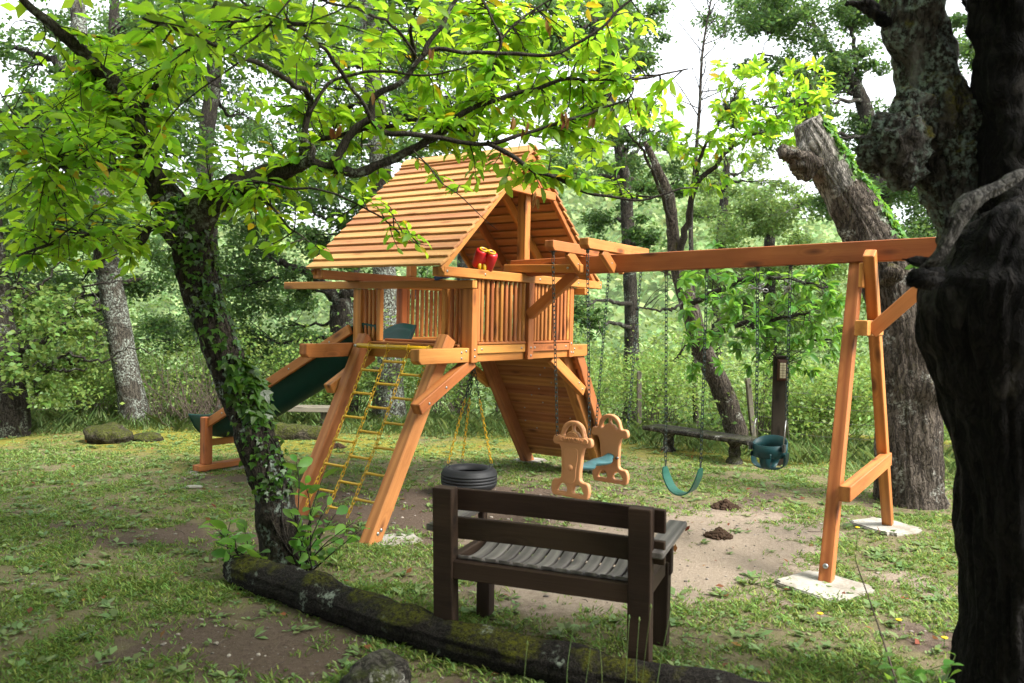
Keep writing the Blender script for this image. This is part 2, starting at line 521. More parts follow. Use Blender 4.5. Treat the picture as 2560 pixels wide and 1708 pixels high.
xs = spaced(-260, 260, -9.0, 6.5, .08)
ys = spaced(-30, 620, 2.2, 13.6, .08)
GX, GY = np.meshgrid(xs, ys)
GZ = ground_z(GX, GY)
nx, ny = len(xs), len(ys)
I = np.arange(nx * ny).reshape(ny, nx)
gf = np.stack([I[:-1, :-1].ravel(), I[:-1, 1:].ravel(), I[1:, 1:].ravel(), I[1:, :-1].ravel()], 1)

k = NT('ground')
v = k.coord()
av = lambda nm: (lambda nd: nd.outputs['Fac'])(k.n('Attribute', attribute_name=nm))
fine = k.math('ADD', k.math('MULTIPLY', k.noise(v, 40.0, 6, .75), .6), k.math('MULTIPLY', k.noise(v, 170.0, 3, .7), .4))
mid = k.noise(v, 9.0, 5, .6)
thatch = k.mix(k.ramp(fine, .3, .7), (.15, .135, .06), (.34, .30, .165))
thatch = k.mix(k.ramp(mid, .45, .7), thatch, (.29, .225, .15))
brown = k.mix(k.ramp(fine, .3, .72), (.085, .058, .042), (.25, .185, .14))
sandc = k.mix(k.ramp(fine, .3, .75), (.32, .245, .18), (.56, .46, .36))
mossc = k.mix(k.ramp(fine, .3, .7), (.17, .18, .022), (.42, .37, .05))
base = k.mix(k.ramp(k.math('ADD', av('soil'), k.math('ADD', k.math('MULTIPLY', k.math('SUBTRACT', fine, .5), .9), k.math('MULTIPLY', k.math('SUBTRACT', mid, .5), .5))), .32, .52), thatch, k.mix(k.ramp(k.math('ADD', av('sand'), k.math('MULTIPLY', k.math('SUBTRACT', mid, .5), .8)), .25, .75), brown, sandc))
base = k.mix(k.math('MULTIPLY', k.ramp(k.math('ADD', av('moss'), k.math('SUBTRACT', mid, .5)), .35, .75), .85), base, mossc)
peb = k.voro(v, 60.0)
base = k.mix(k.math('MULTIPLY', k.ramp(peb, .22, .12), k.math('MULTIPLY', k.ramp(k.noise(v, 23.0, 2), .55, .6), k.ramp(av('soil'), .3, .6))), base, (.34, .30, .26))
far = k.ramp(av('far'), .2, .8)
base = k.mix(far, base, (.13, .19, .075))
M['ground'] = k.finish(base, .95, .12, k.bump(k.math('ADD', k.math('MULTIPLY', fine, 1.2), mid), 1.0, .04))

g = mobj('ground', np.stack([GX.ravel(), GY.ravel(), GZ.ravel()], 1), gf, M['ground'], smooth=True)
tag(g, 'grassy clearing with bare soil patches running into wooded hillside', None, None, 'structure')
for nm, arr in (('soil', soil_mask(GX, GY)), ('sand', sand_mask(GX, GY)), ('moss', moss_mask(GX, GY)), ('far', sstep(GY, 13, 16))):
    at_ = g.data.attributes.new(nm, 'FLOAT', 'POINT')
    at_.data.foreach_set('value', arr.ravel().astype(np.float32))

gz = lambda x, y: float(ground_z(np.array([x]), np.array([y]))[0])


# ------------------------------------------------------------------ leaf and blade geometry
def rot_basis(d, n):
    d = d / (np.linalg.norm(d, axis=1)[:, None] + 1e-9)
    s = np.cross(n, d); s /= np.linalg.norm(s, axis=1)[:, None] + 1e-9
    n = np.cross(d, s)
    return d, s, n


def kites(C, size, up=.6, droop=.2, fat=.30, r=rng):
    """one folded four-point leaf per centre"""
    N = len(C)
    size = np.broadcast_to(size, (N,))[:, None]
    d = r.normal(size=(N, 3)); d[:, 2] = d[:, 2] * .6 - droop
    n = r.normal(size=(N, 3)) * .8; n[:, 2] += up * 1.6
    d, s, n = rot_basis(d, n)
    V = np.stack([C, C + d * size * .5 + s * size * fat + n * size * .07, C + d * size, C + d * size * .5 - s * size * fat + n * size * .07], 1)
    F = np.arange(4 * N).reshape(N, 4)
    return V.reshape(-1, 3), F


# chestnut leaf: long, toothed, folded along its midrib and drooping at the tip
_t = np.array([0, .13, .24, .36, .48, .60, .71, .82, .91, 1.0])
_w = np.array([.0, .10, .195, .205, .245, .215, .205, .135, .09, .0])
LEAF_V, LEAF_F = [], []
for t, wd in zip(_t, _w):
    z = .10 * t - .28 * t * t
    LEAF_V.append((t, 0, z))
    if 0 < t < 1:
        LEAF_V.append((t + .012, wd, z + wd * .28)); LEAF_V.append((t + .012, -wd, z + wd * .28))
LEAF_V = np.array(LEAF_V)
idx = lambda i: 0 if i == 0 else 1 + 3 * (i - 1)
for i in range(len(_t) - 1):
    a, b = idx(i), idx(i + 1)
    if i == 0:
        LEAF_F += [(a, b, b + 1), (a, b + 2, b)]
    elif i == len(_t) - 2:
        LEAF_F += [(a, b, a + 1), (a, a + 2, b)]
    else:
        LEAF_F += [(a, b, b + 1), (a, b + 1, a + 1), (a, a + 2, b + 2), (a, b + 2, b)]
LEAF_F = np.array(LEAF_F)


def leaf_stuff(C, D, Nn, size, name, mat, parent, fat=1.0):
    d, s, n = rot_basis(np.asarray(D, float), np.asarray(Nn, float))
    size = np.asarray(size, float)[:, None, None]
    T = LEAF_V[None, :, :]
    V = np.asarray(C)[:, None, :] + size * (T[..., 0:1] * d[:, None, :] + fat * T[..., 1:2] * s[:, None, :] + T[..., 2:3] * n[:, None, :])
    N, L = len(C), len(LEAF_V)
    F = (LEAF_F[None] + (np.arange(N) * L)[:, None, None]).reshape(-1, 3)
    o = mobj(name, V.reshape(-1, 3), F, mat, parent, True)
    tag(o, kind='stuff')
    return o


_leafmesh = {}


def leaf_obj(c, d, n, size, mat, parent, fat=1.0, name='leaf'):
    key = (mat.name, fat)
    if key not in _leafmesh:
        _leafmesh[key] = make_mesh('leaf', LEAF_V * np.array([1, fat, 1]), LEAF_F, mat, True)
    o = bpy.data.objects.new(name, _leafmesh[key])
    link(o, parent)
    d, s, n = rot_basis(np.array([d], float), np.array([n], float))
    m = mat_from(d[0], s[0], n[0], c)
    o.matrix_basis = m @ Matrix.Scale(float(size), 4)
    return o


# ------------------------------------------------------------------ grass and small ground cover
def in_view(x, y, m=.06):
    return np.abs(x) < (0.621 + m) * y + .15


def grass_field():
    out_x, out_y = [], []
    for y0, y1, dens in ((2.9, 5.0, 2300), (5.0, 7.5, 1500), (7.5, 10.2, 800), (10.2, 13.4, 400)):
        wx = .68 * y1
        n = int(2 * wx * (y1 - y0) * dens)
        x = rng.uniform(-wx, wx, n); y = rng.uniform(y0, y1, n)
        out_x.append(x); out_y.append(y)
    x, y = np.concatenate(out_x), np.concatenate(out_y)
    clump = fbm(x * 3.3 + 9, y * 3.3 + 40, 3)
    keep = (rng.random(len(x)) < np.clip(1.15 - 1.5 * soil_mask(x, y), .015, 1) * np.clip((clump - .28) * 3.0, .16, 1)) & in_view(x, y) & (x < 5.2)
    x, y, clump = x[keep], y[keep], clump[keep]
    C = np.stack([x, y, ground_z(x, y) - .004], 1)
    B = 4
    C = np.repeat(C, B, 0)
    N = len(C)
    C[:, :2] += rng.normal(size=(N, 2)) * .014
    h = np.repeat(.014 + .028 * clump * rng.random(len(x)) ** 1.3 * 1.6, B) * rng.uniform(.6, 1.3, N)
    moss = np.repeat(moss_mask(x, y), B)
    h = h * (1 - .45 * moss)
    a = rng.uniform(0, 2 * np.pi, N)
    lean = rng.uniform(.3, 1.3, N)
    d = np.stack([np.cos(a) * lean, np.sin(a) * lean, np.ones(N)], 1)
    side = np.stack([-np.sin(a), np.cos(a), np.zeros(N)], 1) * (.0018 + .0012 * rng.random(N) + .00035 * C[:, 1])[:, None]
    mid = C + d * h[:, None] * .6
    tip = C + d * h[:, None] * np.array([1.25, 1.25, .85])
    V = np.stack([C - side, C + side, mid + side * .8, tip, mid - side * .8], 1).reshape(-1, 3)
    F = np.arange(N)[:, None] * 5 + np.array([[0, 1, 2, 3, 4]])
    o = mobj('grass', V, F, M['grass'])
    tag(o, 'short patchy grass growing over the clearing', None, None, 'stuff')


grass_field()


def weeds():
    """flat rosettes and clover leaves scattered through the turf"""
    n = 5200
    y = 3.0 + (rng.random(n) ** .8) * 9.0
    x = rng.uniform(-.66, .66, n) * y
    keep = (rng.random(n) < np.clip(1.2 - 1.25 * soil_mask(x, y), .05, 1)) & (x < 5)
    x, y = x[keep], y[keep]
    C, D, Nn, S = [], [], [], []
    for px, py in zip(x, y):
        m = random.randint(4, 8)
        big = random.random() < .25
        for i in range(m):
            a = random.uniform(0, 6.28)
            d = np.array([math.cos(a), math.sin(a), random.uniform(.15, .7)])
            C.append((px + random.uniform(-.02, .02), py + random.uniform(-.02, .02), gz0[0] if False else 0.0)); D.append(d)
            Nn.append((random.uniform(-.3, .3), random.uniform(-.3, .3), 1)); S.append(random.uniform(.05, .085) if big else random.uniform(.022, .042))
    C = np.array(C); C[:, 2] = ground_z(C[:, 0], C[:, 1]) + .004
    V, F = [], []
    d, s, nn = rot_basis(np.array(D), np.array(Nn))
    S = np.array(S)[:, None]
    V = np.stack([C, C + d * S * .55 + s * S * .24, C + d * S - nn * S * .15, C + d * S * .55 - s * S * .24], 1).reshape(-1, 3)
    F = np.arange(len(C) * 4).reshape(-1, 4)
    o = mobj('weeds', V, F, M['weed'])
    tag(o, 'broad-leaved weeds and clover mixed into the turf', None, None, 'stuff')


gz0 = [0]
weeds()


def pebbles():
    mb = MB()
    t = 0
    ico = [(0, 0, 1), (.894, 0, .447), (.276, .851, .447), (-.724, .526, .447), (-.724, -.526, .447), (.276, -.851, .447), (.724, .526, -.447), (-.276, .851, -.447), (-.894, 0, -.447), (-.276, -.851, -.447), (.724, -.526, -.447), (0, 0, -1)]
    fc = [(0, 1, 2), (0, 2, 3), (0, 3, 4), (0, 4, 5), (0, 5, 1), (1, 6, 2), (2, 7, 3), (3, 8, 4), (4, 9, 5), (5, 10, 1), (2, 6, 7), (3, 7, 8), (4, 8, 9), (5, 9, 10), (1, 10, 6), (6, 11, 7), (7, 11, 8), (8, 11, 9), (9, 11, 10), (10, 11, 6)]
    ico = np.array(ico)
    while t < 900:
        y = random.uniform(3.0, 9.0); x = random.uniform(-.62, .62) * y
        if soil_mask(np.array([x]), np.array([y]))[0] < .35 and random.random() < .9: continue
        t += 1
        s = random.choice((.003, .004, .005, .006, .009, .012)) * random.uniform(.7, 1.3)
        V = ico * np.array([s * random.uniform(.8, 1.5), s * random.uniform(.8, 1.3), s * .6]) * rng.uniform(.85, 1.15, (12, 1))
        mb.add(V + np.array([x, y, gz(x, y) + s * .3]), fc)
    k = NT('pebble')
    c = k.hsv((.30, .25, .20), .5, .8, k.math('ADD', .35, k.n('NewGeometry').outputs['Random Per Island']))
    o = mb.build('pebbles', k.finish(c, .9, .2))
    tag(o, 'small pebbles and crumbs of earth on the bare soil', None, None, 'stuff')


pebbles()

# ------------------------------------------------------------------ play tower
TX, TY, TH = -0.3254, 6.6015, 0.9735
tower = empty('play_tower', (TX, TY, 0), TH)
tag(tower, 'orange stained wooden play tower with pitched roof, green slide and swing beam', 'play tower')
MC, MR, ML = M['cedar'], M['cedar_roof'], M['cedar_leg']


def tw(u, w, h):
    return Vector((TX + u * math.cos(TH) - w * math.sin(TH), TY + u * math.sin(TH) + w * math.cos(TH), h))


def box_uwh(name, u0, u1, w0, w1, h0, h1, mat, parent, ax=None):
    """timber filling the given box, grain along its longest side"""
    d = (u1 - u0, w1 - w0, h1 - h0)
    c = ((u0 + u1) / 2, (w0 + w1) / 2, (h0 + h1) / 2)
    if ax is None: ax = int(np.argmax(d))
    if ax == 0: return timber(name, (u0, c[1], c[2]), (u1, c[1], c[2]), d[1], d[2], mat, parent)
    if ax == 1: return timber(name, (c[0], w0, c[2]), (c[0], w1, c[2]), d[0], d[2], mat, parent)
    return timber(name, (c[0], c[1], h0), (c[0], c[1], h1), d[1], d[0], mat, parent, up=(1, 0, 0))


def prism(name, poly, t, mat, parent, Mx, smooth=False):
    """outline in local XZ, thickness t along Y"""
    n = len(poly)
    V = [(x, -t / 2, z) for x, z in poly] + [(x, t / 2, z) for x, z in poly]
    F = [tuple(range(n)), tuple(range(n, 2 * n))[::-1]] + [(i, i + n, (i + 1) % n + n, (i + 1) % n) for i in range(n)]
    o = mobj(name, V, F, mat, parent, smooth)
    bm = bmesh.new(); bm.from_mesh(o.data)
    bmesh.ops.recalc_face_normals(bm, faces=bm.faces)
    bmesh.ops.bevel(bm, geom=list(bm.edges), offset=.004, segments=1, affect='EDGES')
    bm.to_mesh(o.data); bm.free()
    o.matrix_basis = Mx
    return o


_bolt = None


def bolt(p, axis, parent, r=.011):
    global _bolt
    if _bolt is None:
        V, F = lathe([(.2, -.4), (1.0, -.35), (1.0, .12), (.75, .35), (.3, .48)], 8)
        _bolt = make_mesh('bolt', V, F, M['steel'], True)
    o = bpy.data.objects.new('bolt', _bolt)
    link(o, parent)
    Z = Vector(axis).normalized()
    X, Y, Zz = frame(Z, (0.3, .2, 1))
    o.matrix_basis = mat_from(Y, Zz, X, p) @ Matrix.Scale(r, 4)


# bearers along u with clipped ends
for wc in (.048, 1.262):
    L = 2.56
    poly = [(-L / 2, .0575), (L / 2, .0575), (L / 2, -.03), (L / 2 - .03, -.0575), (-L / 2 + .03, -.0575), (-L / 2, -.03)]
    prism('bearer', poly, .088, MC, tower, Matrix.Translation((.65, wc, 1.343)))
# cross joists
box_uwh('joist', .0, .045, .095, 1.215, 1.288, 1.395, MC, tower)
box_uwh('joist', 1.50, 1.545, .095, 1.215, 1.288, 1.395, MC, tower)
box_uwh('joist', .75, .79, .095, 1.215, 1.29, 1.395, MC, tower)
# posts
box_uwh('post', -.020, .058, -.022, .088, 1.280, 1.876, MC, tower)
box_uwh('post', 1.524, 1.590, -.022, .070, 1.284, 1.955, MC, tower)
box_uwh('post', -.005, .070, 1.225, 1.320, 1.398, 1.876, MC, tower)
box_uwh('post', 1.520, 1.590, 1.235, 1.320, 1.300, 1.960, MC, tower)
box_uwh('post', .555, .630, 1.240, 1.316, 1.395, 1.960, MC, tower)
box_uwh('post', .766, .854, -.046, -.004, 1.286, 2.015, MC, tower)
for p in ((.02, -.022, 1.33), (.02, -.022, 1.385), (.81, -.046, 1.32), (.81, -.046, 1.39), (1.556, -.022, 1.33), (1.556, -.022, 1.415)):
    bolt(p, (0, -1, 0), tower)
for p in ((-.12, .003, 1.365), (-.06, .003, 1.375), (-.12, .003, 1.32), (1.66, .003, 1.36), (1.64, .003, 1.325)):
    bolt(p, (0, -1, 0), tower)
# railing, swing side
for a, b in ((.060, .764), (.856, 1.522)):
    box_uwh('rim_board', a, b, -.018, .002, 1.352, 1.422, MC, tower)
    box_uwh('bottom_rail', a, b, -.026, .020, 1.4245, 1.446, MC, tower)
    bolt((a + .06, -.018, 1.388), (0, -1, 0), tower); bolt((b - .06, -.018, 1.388), (0, -1, 0), tower)
for u in (.062 + .02, .128, .202, .268, .337, .406, .474, .543, .613, .682, .742, .878, .930, .981, 1.046, 1.111, 1.181, 1.249, 1.315, 1.380, 1.447, 1.505):
    box_uwh('baluster', u - .0165, u + .0165, -.014, .014, 1.447, 1.954, MC, tower)
# railing, far side and slide side
for w_ in np.arange(.15, 1.21, .069):
    box_uwh('baluster', 1.545, 1.575, w_ - .0165, w_ + .0165, 1.447, 1.90, MC, tower)
box_uwh('bottom_rail', 1.535, 1.585, .09, 1.23, 1.424, 1.446, MC, tower)
box_uwh('top_rail', 1.535, 1.585, .09, 1.23, 1.901, 1.95, MC, tower)
for u in np.arange(.68, 1.50, .069):
    box_uwh('baluster', u - .0165, u + .0165, 1.265, 1.295, 1.447, 1.90, MC, tower)
box_uwh('bottom_rail', .632, 1.518, 1.255, 1.305, 1.424, 1.446, MC, tower)
box_uwh('top_rail', .632, 1.518, 1.255, 1.305, 1.901, 1.95, MC, tower)
# ladder side: narrow panels either side of the opening
for a, b in ((1.0, 1.045), (.275, .315)):
    box_uwh('post', .0, .05, a, b, 1.425, 1.876, MC, tower)
for w_ in (1.09, 1.138, 1.185, .125, .172, .222):
    box_uwh('baluster', .01, .04, w_ - .015, w_ + .015, 1.427, 1.876, MC, tower)
# floor boards
for i in range(17):
    u0 = -.045 + i * .0945
    box_uwh('floor_board', u0, u0 + .089, .012 if 0 < i < 16 else .10, 1.30 if 0 < i < 16 else 1.22, 1.4005, 1.423, MC, tower)
box_uwh('threshold_board', .06, .12, .32, 1.0, 1.4255, 1.446, MC, tower)
# cap beams and tie beams
timber('cap_beam', (-.003, -.030, 1.911), (-.003, 2.21, 1.911), .062, .066, MC, tower)
timber('cap_beam', (1.64, -.13, 1.915), (1.64, 1.55, 1.915), .062, .066, MC, tower)
timber('tie_beam', (-.42, .010, 1.993), (2.09, .010, 1.993), .12, .074, MC, tower)
timber('tie_beam', (-.42, 1.325, 1.985), (2.09, 1.325, 1.985), .12, .074, MC, tower)
for u in (-.385, .105, .93, 1.62, 2.06):
    bolt((u, -.050, 1.993), (0, -1, 0), tower)

# roof
EU, EH, RU, RH = -.455, 2.012, .770, 3.092
SL = math.hypot(RU - EU, RH - EH)
roof = timber('roof', (.77, -.02, RH - .055), (.77, 1.36, RH - .055), .04, .10, MC, tower)     # ridge beam carries the roof pieces
NB, PITCH_B = 16, SL / 16
inv = roof.matrix_basis.inverted()
for side in (-1, 1):
    for i in range(NB):
        s0 = i * PITCH_B - .004; s1 = min(s0 + PITCH_B + .026, SL - .004)
        r0, r1 = .036, .013
        def rp(s, r):
            du, dh = (RU - EU) / SL, (RH - EH) / SL
            return (RU + side * ((RU - EU) - s * du + r * dh), EH + s * dh + r * du)
        a, b = rp(s0, r0), rp(s1, r1)
        mid = ((a[0] + b[0]) / 2, (a[1] + b[1]) / 2)
        nrm = Vector((-(b[1] - a[1]) * (1 if side < 0 else -1), 0, abs(b[0] - a[0]))).normalized()
        jl, jr = random.uniform(-.006, .006), random.uniform(-.004, .004)
        wid = math.hypot(b[0] - a[0], b[1] - a[1])
        o = timber('roof_board', (mid[0], -.068 + jl, mid[1]), (mid[0], 1.402 + jr, mid[1]), wid, .021, MR, None, up=nrm, ch=.003)
        o.parent = roof
        o.matrix_basis = inv @ o.matrix_basis
    for w_ in (-.028, .44, .90, 1.362):
        gab = w_ < 0 or w_ > 1.3
        a, b = rp(.0 if gab else .22, -.022 if gab else -.042), rp(SL - .02, -.022 if gab else -.042)
        o = timber('rafter', (a[0], w_, a[1]), (b[0], w_, b[1]), .038, .048 if gab else .088, MC, None)
        o.parent = roof; o.matrix_basis = inv @ o.matrix_basis
    rc = rp(SL - .045, .045)
    o = timber('ridge_cap', (RU + side * .045, -.075, RH + .022), (RU + side * .045, 1.408, RH + .022), .105, .02, MR, None, up=(side * .66, 0, .75), ch=.003)
    o.parent = roof; o.matrix_basis = inv @ o.matrix_basis
timber('collar_tie', (.40, -.055, 2.752), (1.14, -.055, 2.752), .03, .075, MC, tower)
timber('collar_tie', (.40, 1.40, 2.752), (1.14, 1.40, 2.752), .03, .075, MC, tower)
box_uwh('king_post', .735, .815, -.012, .075, 2.032, 3.0, MC, tower)
box_uwh('king_post', .735, .815, 1.29, 1.36, 2.024, 3.0, MC, tower)
timber('strut', (.62, -.03, 2.79), (.90, -.03, 2.985), .03, .05, MC, tower)
timber('strut', (.92, -.052, 2.79), (.66, -.052, 2.985), .012, .05, MC, tower)

# splayed legs
def leg(name, u_top, u_bot, wc, h_top, sgn):
    d = Vector((u_bot - u_top, 0, -h_top)); d.normalize()
    p1 = Vector((u_bot, wc, 0)) + d * .05
    return timber(name, (u_top, wc, h_top), p1, .105, .122, ML, tower, up=(sgn, 0, .6), ch=.007)


leg('leg', -.100, -.945, .172, 1.478, -1)
leg('leg', -.012, -.775, 1.145, 1.462, -1)
leg('leg', 1.62, 2.60, .172, 1.44, 1)
leg('leg', 1.62, 2.64, 1.145, 1.44, 1)
timber('ramp_rail', (1.78, .045, 1.36), (2.66, .045, -.03), .04, .12, ML, tower, up=(1, 0, .6))
for p in ((-.92, .119, .07), (-.885, .119, .09), (-.20, 1.092, 1.385)):
    bolt(p, (-.3, -1, 0), tower, .014)
# knee braces
timber('brace', (-.60, .052, .95), (.06, .052, 1.285), .09, .088, MC, tower)
timber('brace', (-.35, 1.25, 1.01), (.16, 1.25, 1.285), .09, .088, MC, tower)
timber('brace', (1.92, .052, .93), (1.30, .052, 1.285), .06, .10, MC, tower)
timber('brace', (2.0, 1.25, .93), (1.34, 1.25, 1.285), .06, .10, MC, tower)
for p in ((-.30, .006, 1.10), (-.50, .006, .99), (1.80, .02, 1.02), (1.87, .02, .955)):
    bolt(p, (0, -1, 0), tower)
# climbing wall on the far legs
dl = Vector((2.62 - 1.62, 0, -1.44)).normalized()
nl = Vector((1.44, 0, 1.0)).normalized()
for i in range(13):
    c = Vector((1.62, .66, 1.44)) + dl * (.085 + i * .127) + nl * .074
    t_ = Vector((0, .58, 0))
    timber('climbing_board', c - t_, c + t_, .122, .024, ML, tower, up=nl)
for i in range(16):
    c = Vector((1.62, random.uniform(.3, 1.0), 1.44)) + dl * (.12 + i * .095) + nl * .060
    bolt(c, -nl, tower, .009)

# slide
def slide_pt(t):
    pts = [(1.05, 1.512), (1.33, 1.500), (1.9, 1.215), (2.6, .865), (3.1, .625), (3.40, .53), (3.74, .51)]
    P = catmull([(0, a, b) for a, b in pts], 40)
    return P


SP = slide_pt(0)
V, F = [], []
prof = [(a, -.205 * (1 - abs(math.cos(a_)) ** 2.6) if False else 0) for a, a_ in ()]
angs = np.linspace(-1, 1, 17)
ring = [(.262 * x, -.25 * (1 - abs(x) ** 2.6) + .055) for x in angs]
outer = [(.270 * x, -.25 * (1 - abs(x) ** 2.6) + .055 - .010) for x in angs[::-1]]
sec = ring + outer
for i, p in enumerate(SP):
    tn = SP[min(i + 1, len(SP) - 1)] - SP[max(i - 1, 0)]; tn /= np.linalg.norm(tn)
    nn = np.array([0, -tn[2], tn[1]])
    if nn[2] < 0: nn = -nn
    for x, z in sec:
        V.append(np.array([.275 + x, p[1], p[2]]) + nn * z)
m_ = len(sec)
for i in range(len(SP) - 1):
    for j in range(m_):
        k2 = (j + 1) % m_
        F.append((i * m_ + j, i * m_ + k2, (i + 1) * m_ + k2, (i + 1) * m_ + j))
F.append(tuple(range(m_))); F.append(tuple((len(SP) - 1) * m_ + j for j in range(m_))[::-1])
slide = mobj('slide', V, F, M['slide'], tower, True)
tag(slide, 'dark green plastic slide chute between wooden side rails')
for u in (-.012, .562):
    timber('side_rail', (u, 1.34, 1.520), (u, 3.42, .478), .036, .090, MC, slide)
    box_uwh('support_post', u - .045, u + .045, 3.36, 3.45, .072, .56, MC, slide)
    for f in (.12, .38, .62, .86):
        bolt((u - .018, 1.34 + f * 2.08, 1.52 - f * 1.042), (-1, 0, 0), slide, .010)
box_uwh('foot_board', -.13, .68, 3.345, 3.465, .012, .070, M['cedar'], slide)
box_uwh('crossbar', .034, .516, 3.385, 3.425, .255, .325, MC, slide)

# swing beam and its A-frame
timber('swing_beam', (.75, .12, 2.081), (.75, -3.60, 2.167), .090, .142, MC, tower)
timber('sister_beam', (.672, .15, 2.078), (.672, -.62, 2.066), .058, .068, MC, tower)
timber('sister_beam', (.826, .15, 2.078), (.826, -.62, 2.066), .058, .068, MC, tower)
timber('knee_brace', (.77, -.05, 1.672), (.77, -.50, 2.03), .072, .085, MC, tower)
bolt((.642, -.50, 2.07), (-1, 0, 0), tower)
timber('frame_leg', (.165, -2.732, -.03), (.775, -2.732, 2.085), .082, .092, MC, tower, up=(-1, 0, .3))
timber('frame_leg', (2.065, -2.775, -.03), (.605, -2.845, 2.13), .075, .092, MC, tower, up=(1, 0, .3))
box_uwh('spacer_block', .63, .74, -2.806, -2.775, 1.90, 2.066, MC, tower)
timber('crossbar', (.20, -2.822, .578), (1.62, -2.822, .618), .072, .100, MC, tower)
timber('crossbar', (.48, -2.832, 1.628), (1.02, -2.832, 1.628), .084, .102, MC, tower)
timber('frame_brace', (.60, -2.870, 1.60), (.66, -3.40, 2.135), .05, .090, MC, tower)
bolt((.145, -2.732, .115), (-1, 0, .25), tower, .018)
for w_ in (-.575, -.885):
    L = 1.08
    poly = [(-L / 2, .04), (L / 2, .04), (L / 2, -.015), (L / 2 - .025, -.04), (-L / 2 + .025, -.04), (-L / 2, -.015)]
    prism('hanger_arm', poly, .080, MC, tower, Matrix.Translation((.76, w_, 2.222 - .02 * (w_ + .575))))
    for s_ in (-1, 1):
        timber('arm_brace', (.75 + s_ * .26, w_ - .012, 2.19), (.75 + s_ * .055, w_ - .012, 2.055), .042, .085, MC, tower)
        bolt((.75 + s_ * .11 - .01, w_ - .033, 2.10), (0, -1, 0), tower, .008)


# ------------------------------------------------------------------ chains
def chain_geo(mb, p0, p1, pitch=.034, wire=.0036, wid=.0115, ph=0):
    p0, p1 = np.array(p0, float), np.array(p1, float)
    L = np.linalg.norm(p1 - p0); n = max(2, int(round(L / pitch)))
    X, Y, Z = [np.array(q) for q in frame(Vector(p1 - p0), (.3, .9, .1))]
    hl = pitch * .62
    aa = np.linspace(0, 2 * np.pi, 10, endpoint=False)
    tt = np.linspace(0, 2 * np.pi, 4, endpoint=False)
    for i in range(n):
        c = p0 + (p1 - p0) * (i + .5) / n
        S = (Y, Z) if (i + ph) % 2 else (Z, -Y)
        V = []
        for a in aa:
            ca, sa = math.cos(a), math.sin(a)
            q = c + X * (ca * wid + math.copysign(hl - wid, ca) * (1 if abs(ca) > .2 else abs(ca) / .2)) + S[0] * sa * wid
            rad = (X * ca + S[0] * sa)
            for t in tt:
                V.append(q + wire * (math.cos(t) * rad + math.sin(t) * S[1]))
        F = [(r * 4 + j, r * 4 + (j + 1) % 4, ((r + 1) % 10) * 4 + (j + 1) % 4, ((r + 1) % 10) * 4 + j) for r in range(10) for j in range(4)]
        mb.add(np.array(V), F)


def chain(p0, p1, mat, parent, name='chain', **kw):
    mb = MB(); chain_geo(mb, p0, p1, **kw)
    return mb.build(name, mat, parent, True)


def rod(name, pts, r, mat, parent, seg=8, n=None):
    P = catmull(pts, n) if n else np.array([tuple(p) for p in pts])
    V, F = tube(P, r, seg)
    return mobj(name, V, F, mat, parent, True)


def hanger(u, w, h, parent):
    """pinch bolt, swivel and snap hook under a beam; returns the chain's upper end"""
    mb = MB()
    V, F = tube([(u, w, h + .004), (u, w, h - .030)], [.016, .013], 8); mb.add(V, F)
    V, F = tube([(u, w, h + .002), (u, w, h - .004)], [.03, .03], 10); mb.add(V, F)
    aa = np.linspace(0, 2 * np.pi, 13)
    V, F = tube([(u, w + .011 * math.sin(a) * (1 - .3 * math.cos(a)), h - .062 + .036 * math.cos(a)) for a in aa], .0035, 5); mb.add(V, F)
    mb.build('hanger', M['darksteel'], parent, True)
    return (u, w, h - .096)


def local_root(name, label, cat, u, w, group=None):
    """an empty on the tower's axes, at the thing's own base"""
    r = empty(name, tw(u, w, 0), TH)
    tag(r, label, cat, group)
    return r


# belt swing
r = local_root('belt_swing', 'green sling swing with curved rubber belt seat on two chains', 'swing', .75, -1.51)
W0 = -1.51
beam_bot = lambda w_: 2.081 + (2.167 - 2.081) * (.12 - w_) / 3.72 - .071
ends = []
for wt, wb, hb_ in ((-1.335, -1.367, .50), (-1.665, -1.655, .52)):
    a = hanger(0, wt - W0, beam_bot(wt), r)
    chain(a, (0, wb - W0, hb_ + .05), M['chain'], r)
    rod('hook', [(0, wb - W0, hb_ + .058), (.012, wb - W0, hb_ + .035), (0, wb - W0, hb_ + .008), (-.012, wb - W0, hb_ + .035), (0, wb - W0, hb_ + .058)], .004, M['darksteel'], r, 6, 16)
    ends.append((wb - W0, hb_))
P = catmull([(0, .150, .505), (0, .130, .425), (0, .075, .335), (0, -.005, .308), (0, -.08, .345), (0, -.128, .44), (0, -.147, .525)], 26)
V, F = [], []
for i, p in enumerate(P):
    tn = P[min(i + 1, 25)] - P[max(i - 1, 0)]; tn /= np.linalg.norm(tn)
    nn = np.array([0, -tn[2], tn[1]])
    hw = .068 * (1 - .55 * (abs(i - 12.5) / 12.5) ** 6)
    for x, t in ((-hw, .005), (hw, .005), (hw, -.005), (-hw, -.005)):
        V.append(p + np.array([x, 0, 0]) + nn * t)
for i in range(25):
    for j in range(4): F.append((i * 4 + j, i * 4 + (j + 1) % 4, (i + 1) * 4 + (j + 1) % 4, (i + 1) * 4 + j))
F += [(3, 2, 1, 0), (100, 101, 102, 103)]
mobj('seat', V, F, M['belt'], r, False)

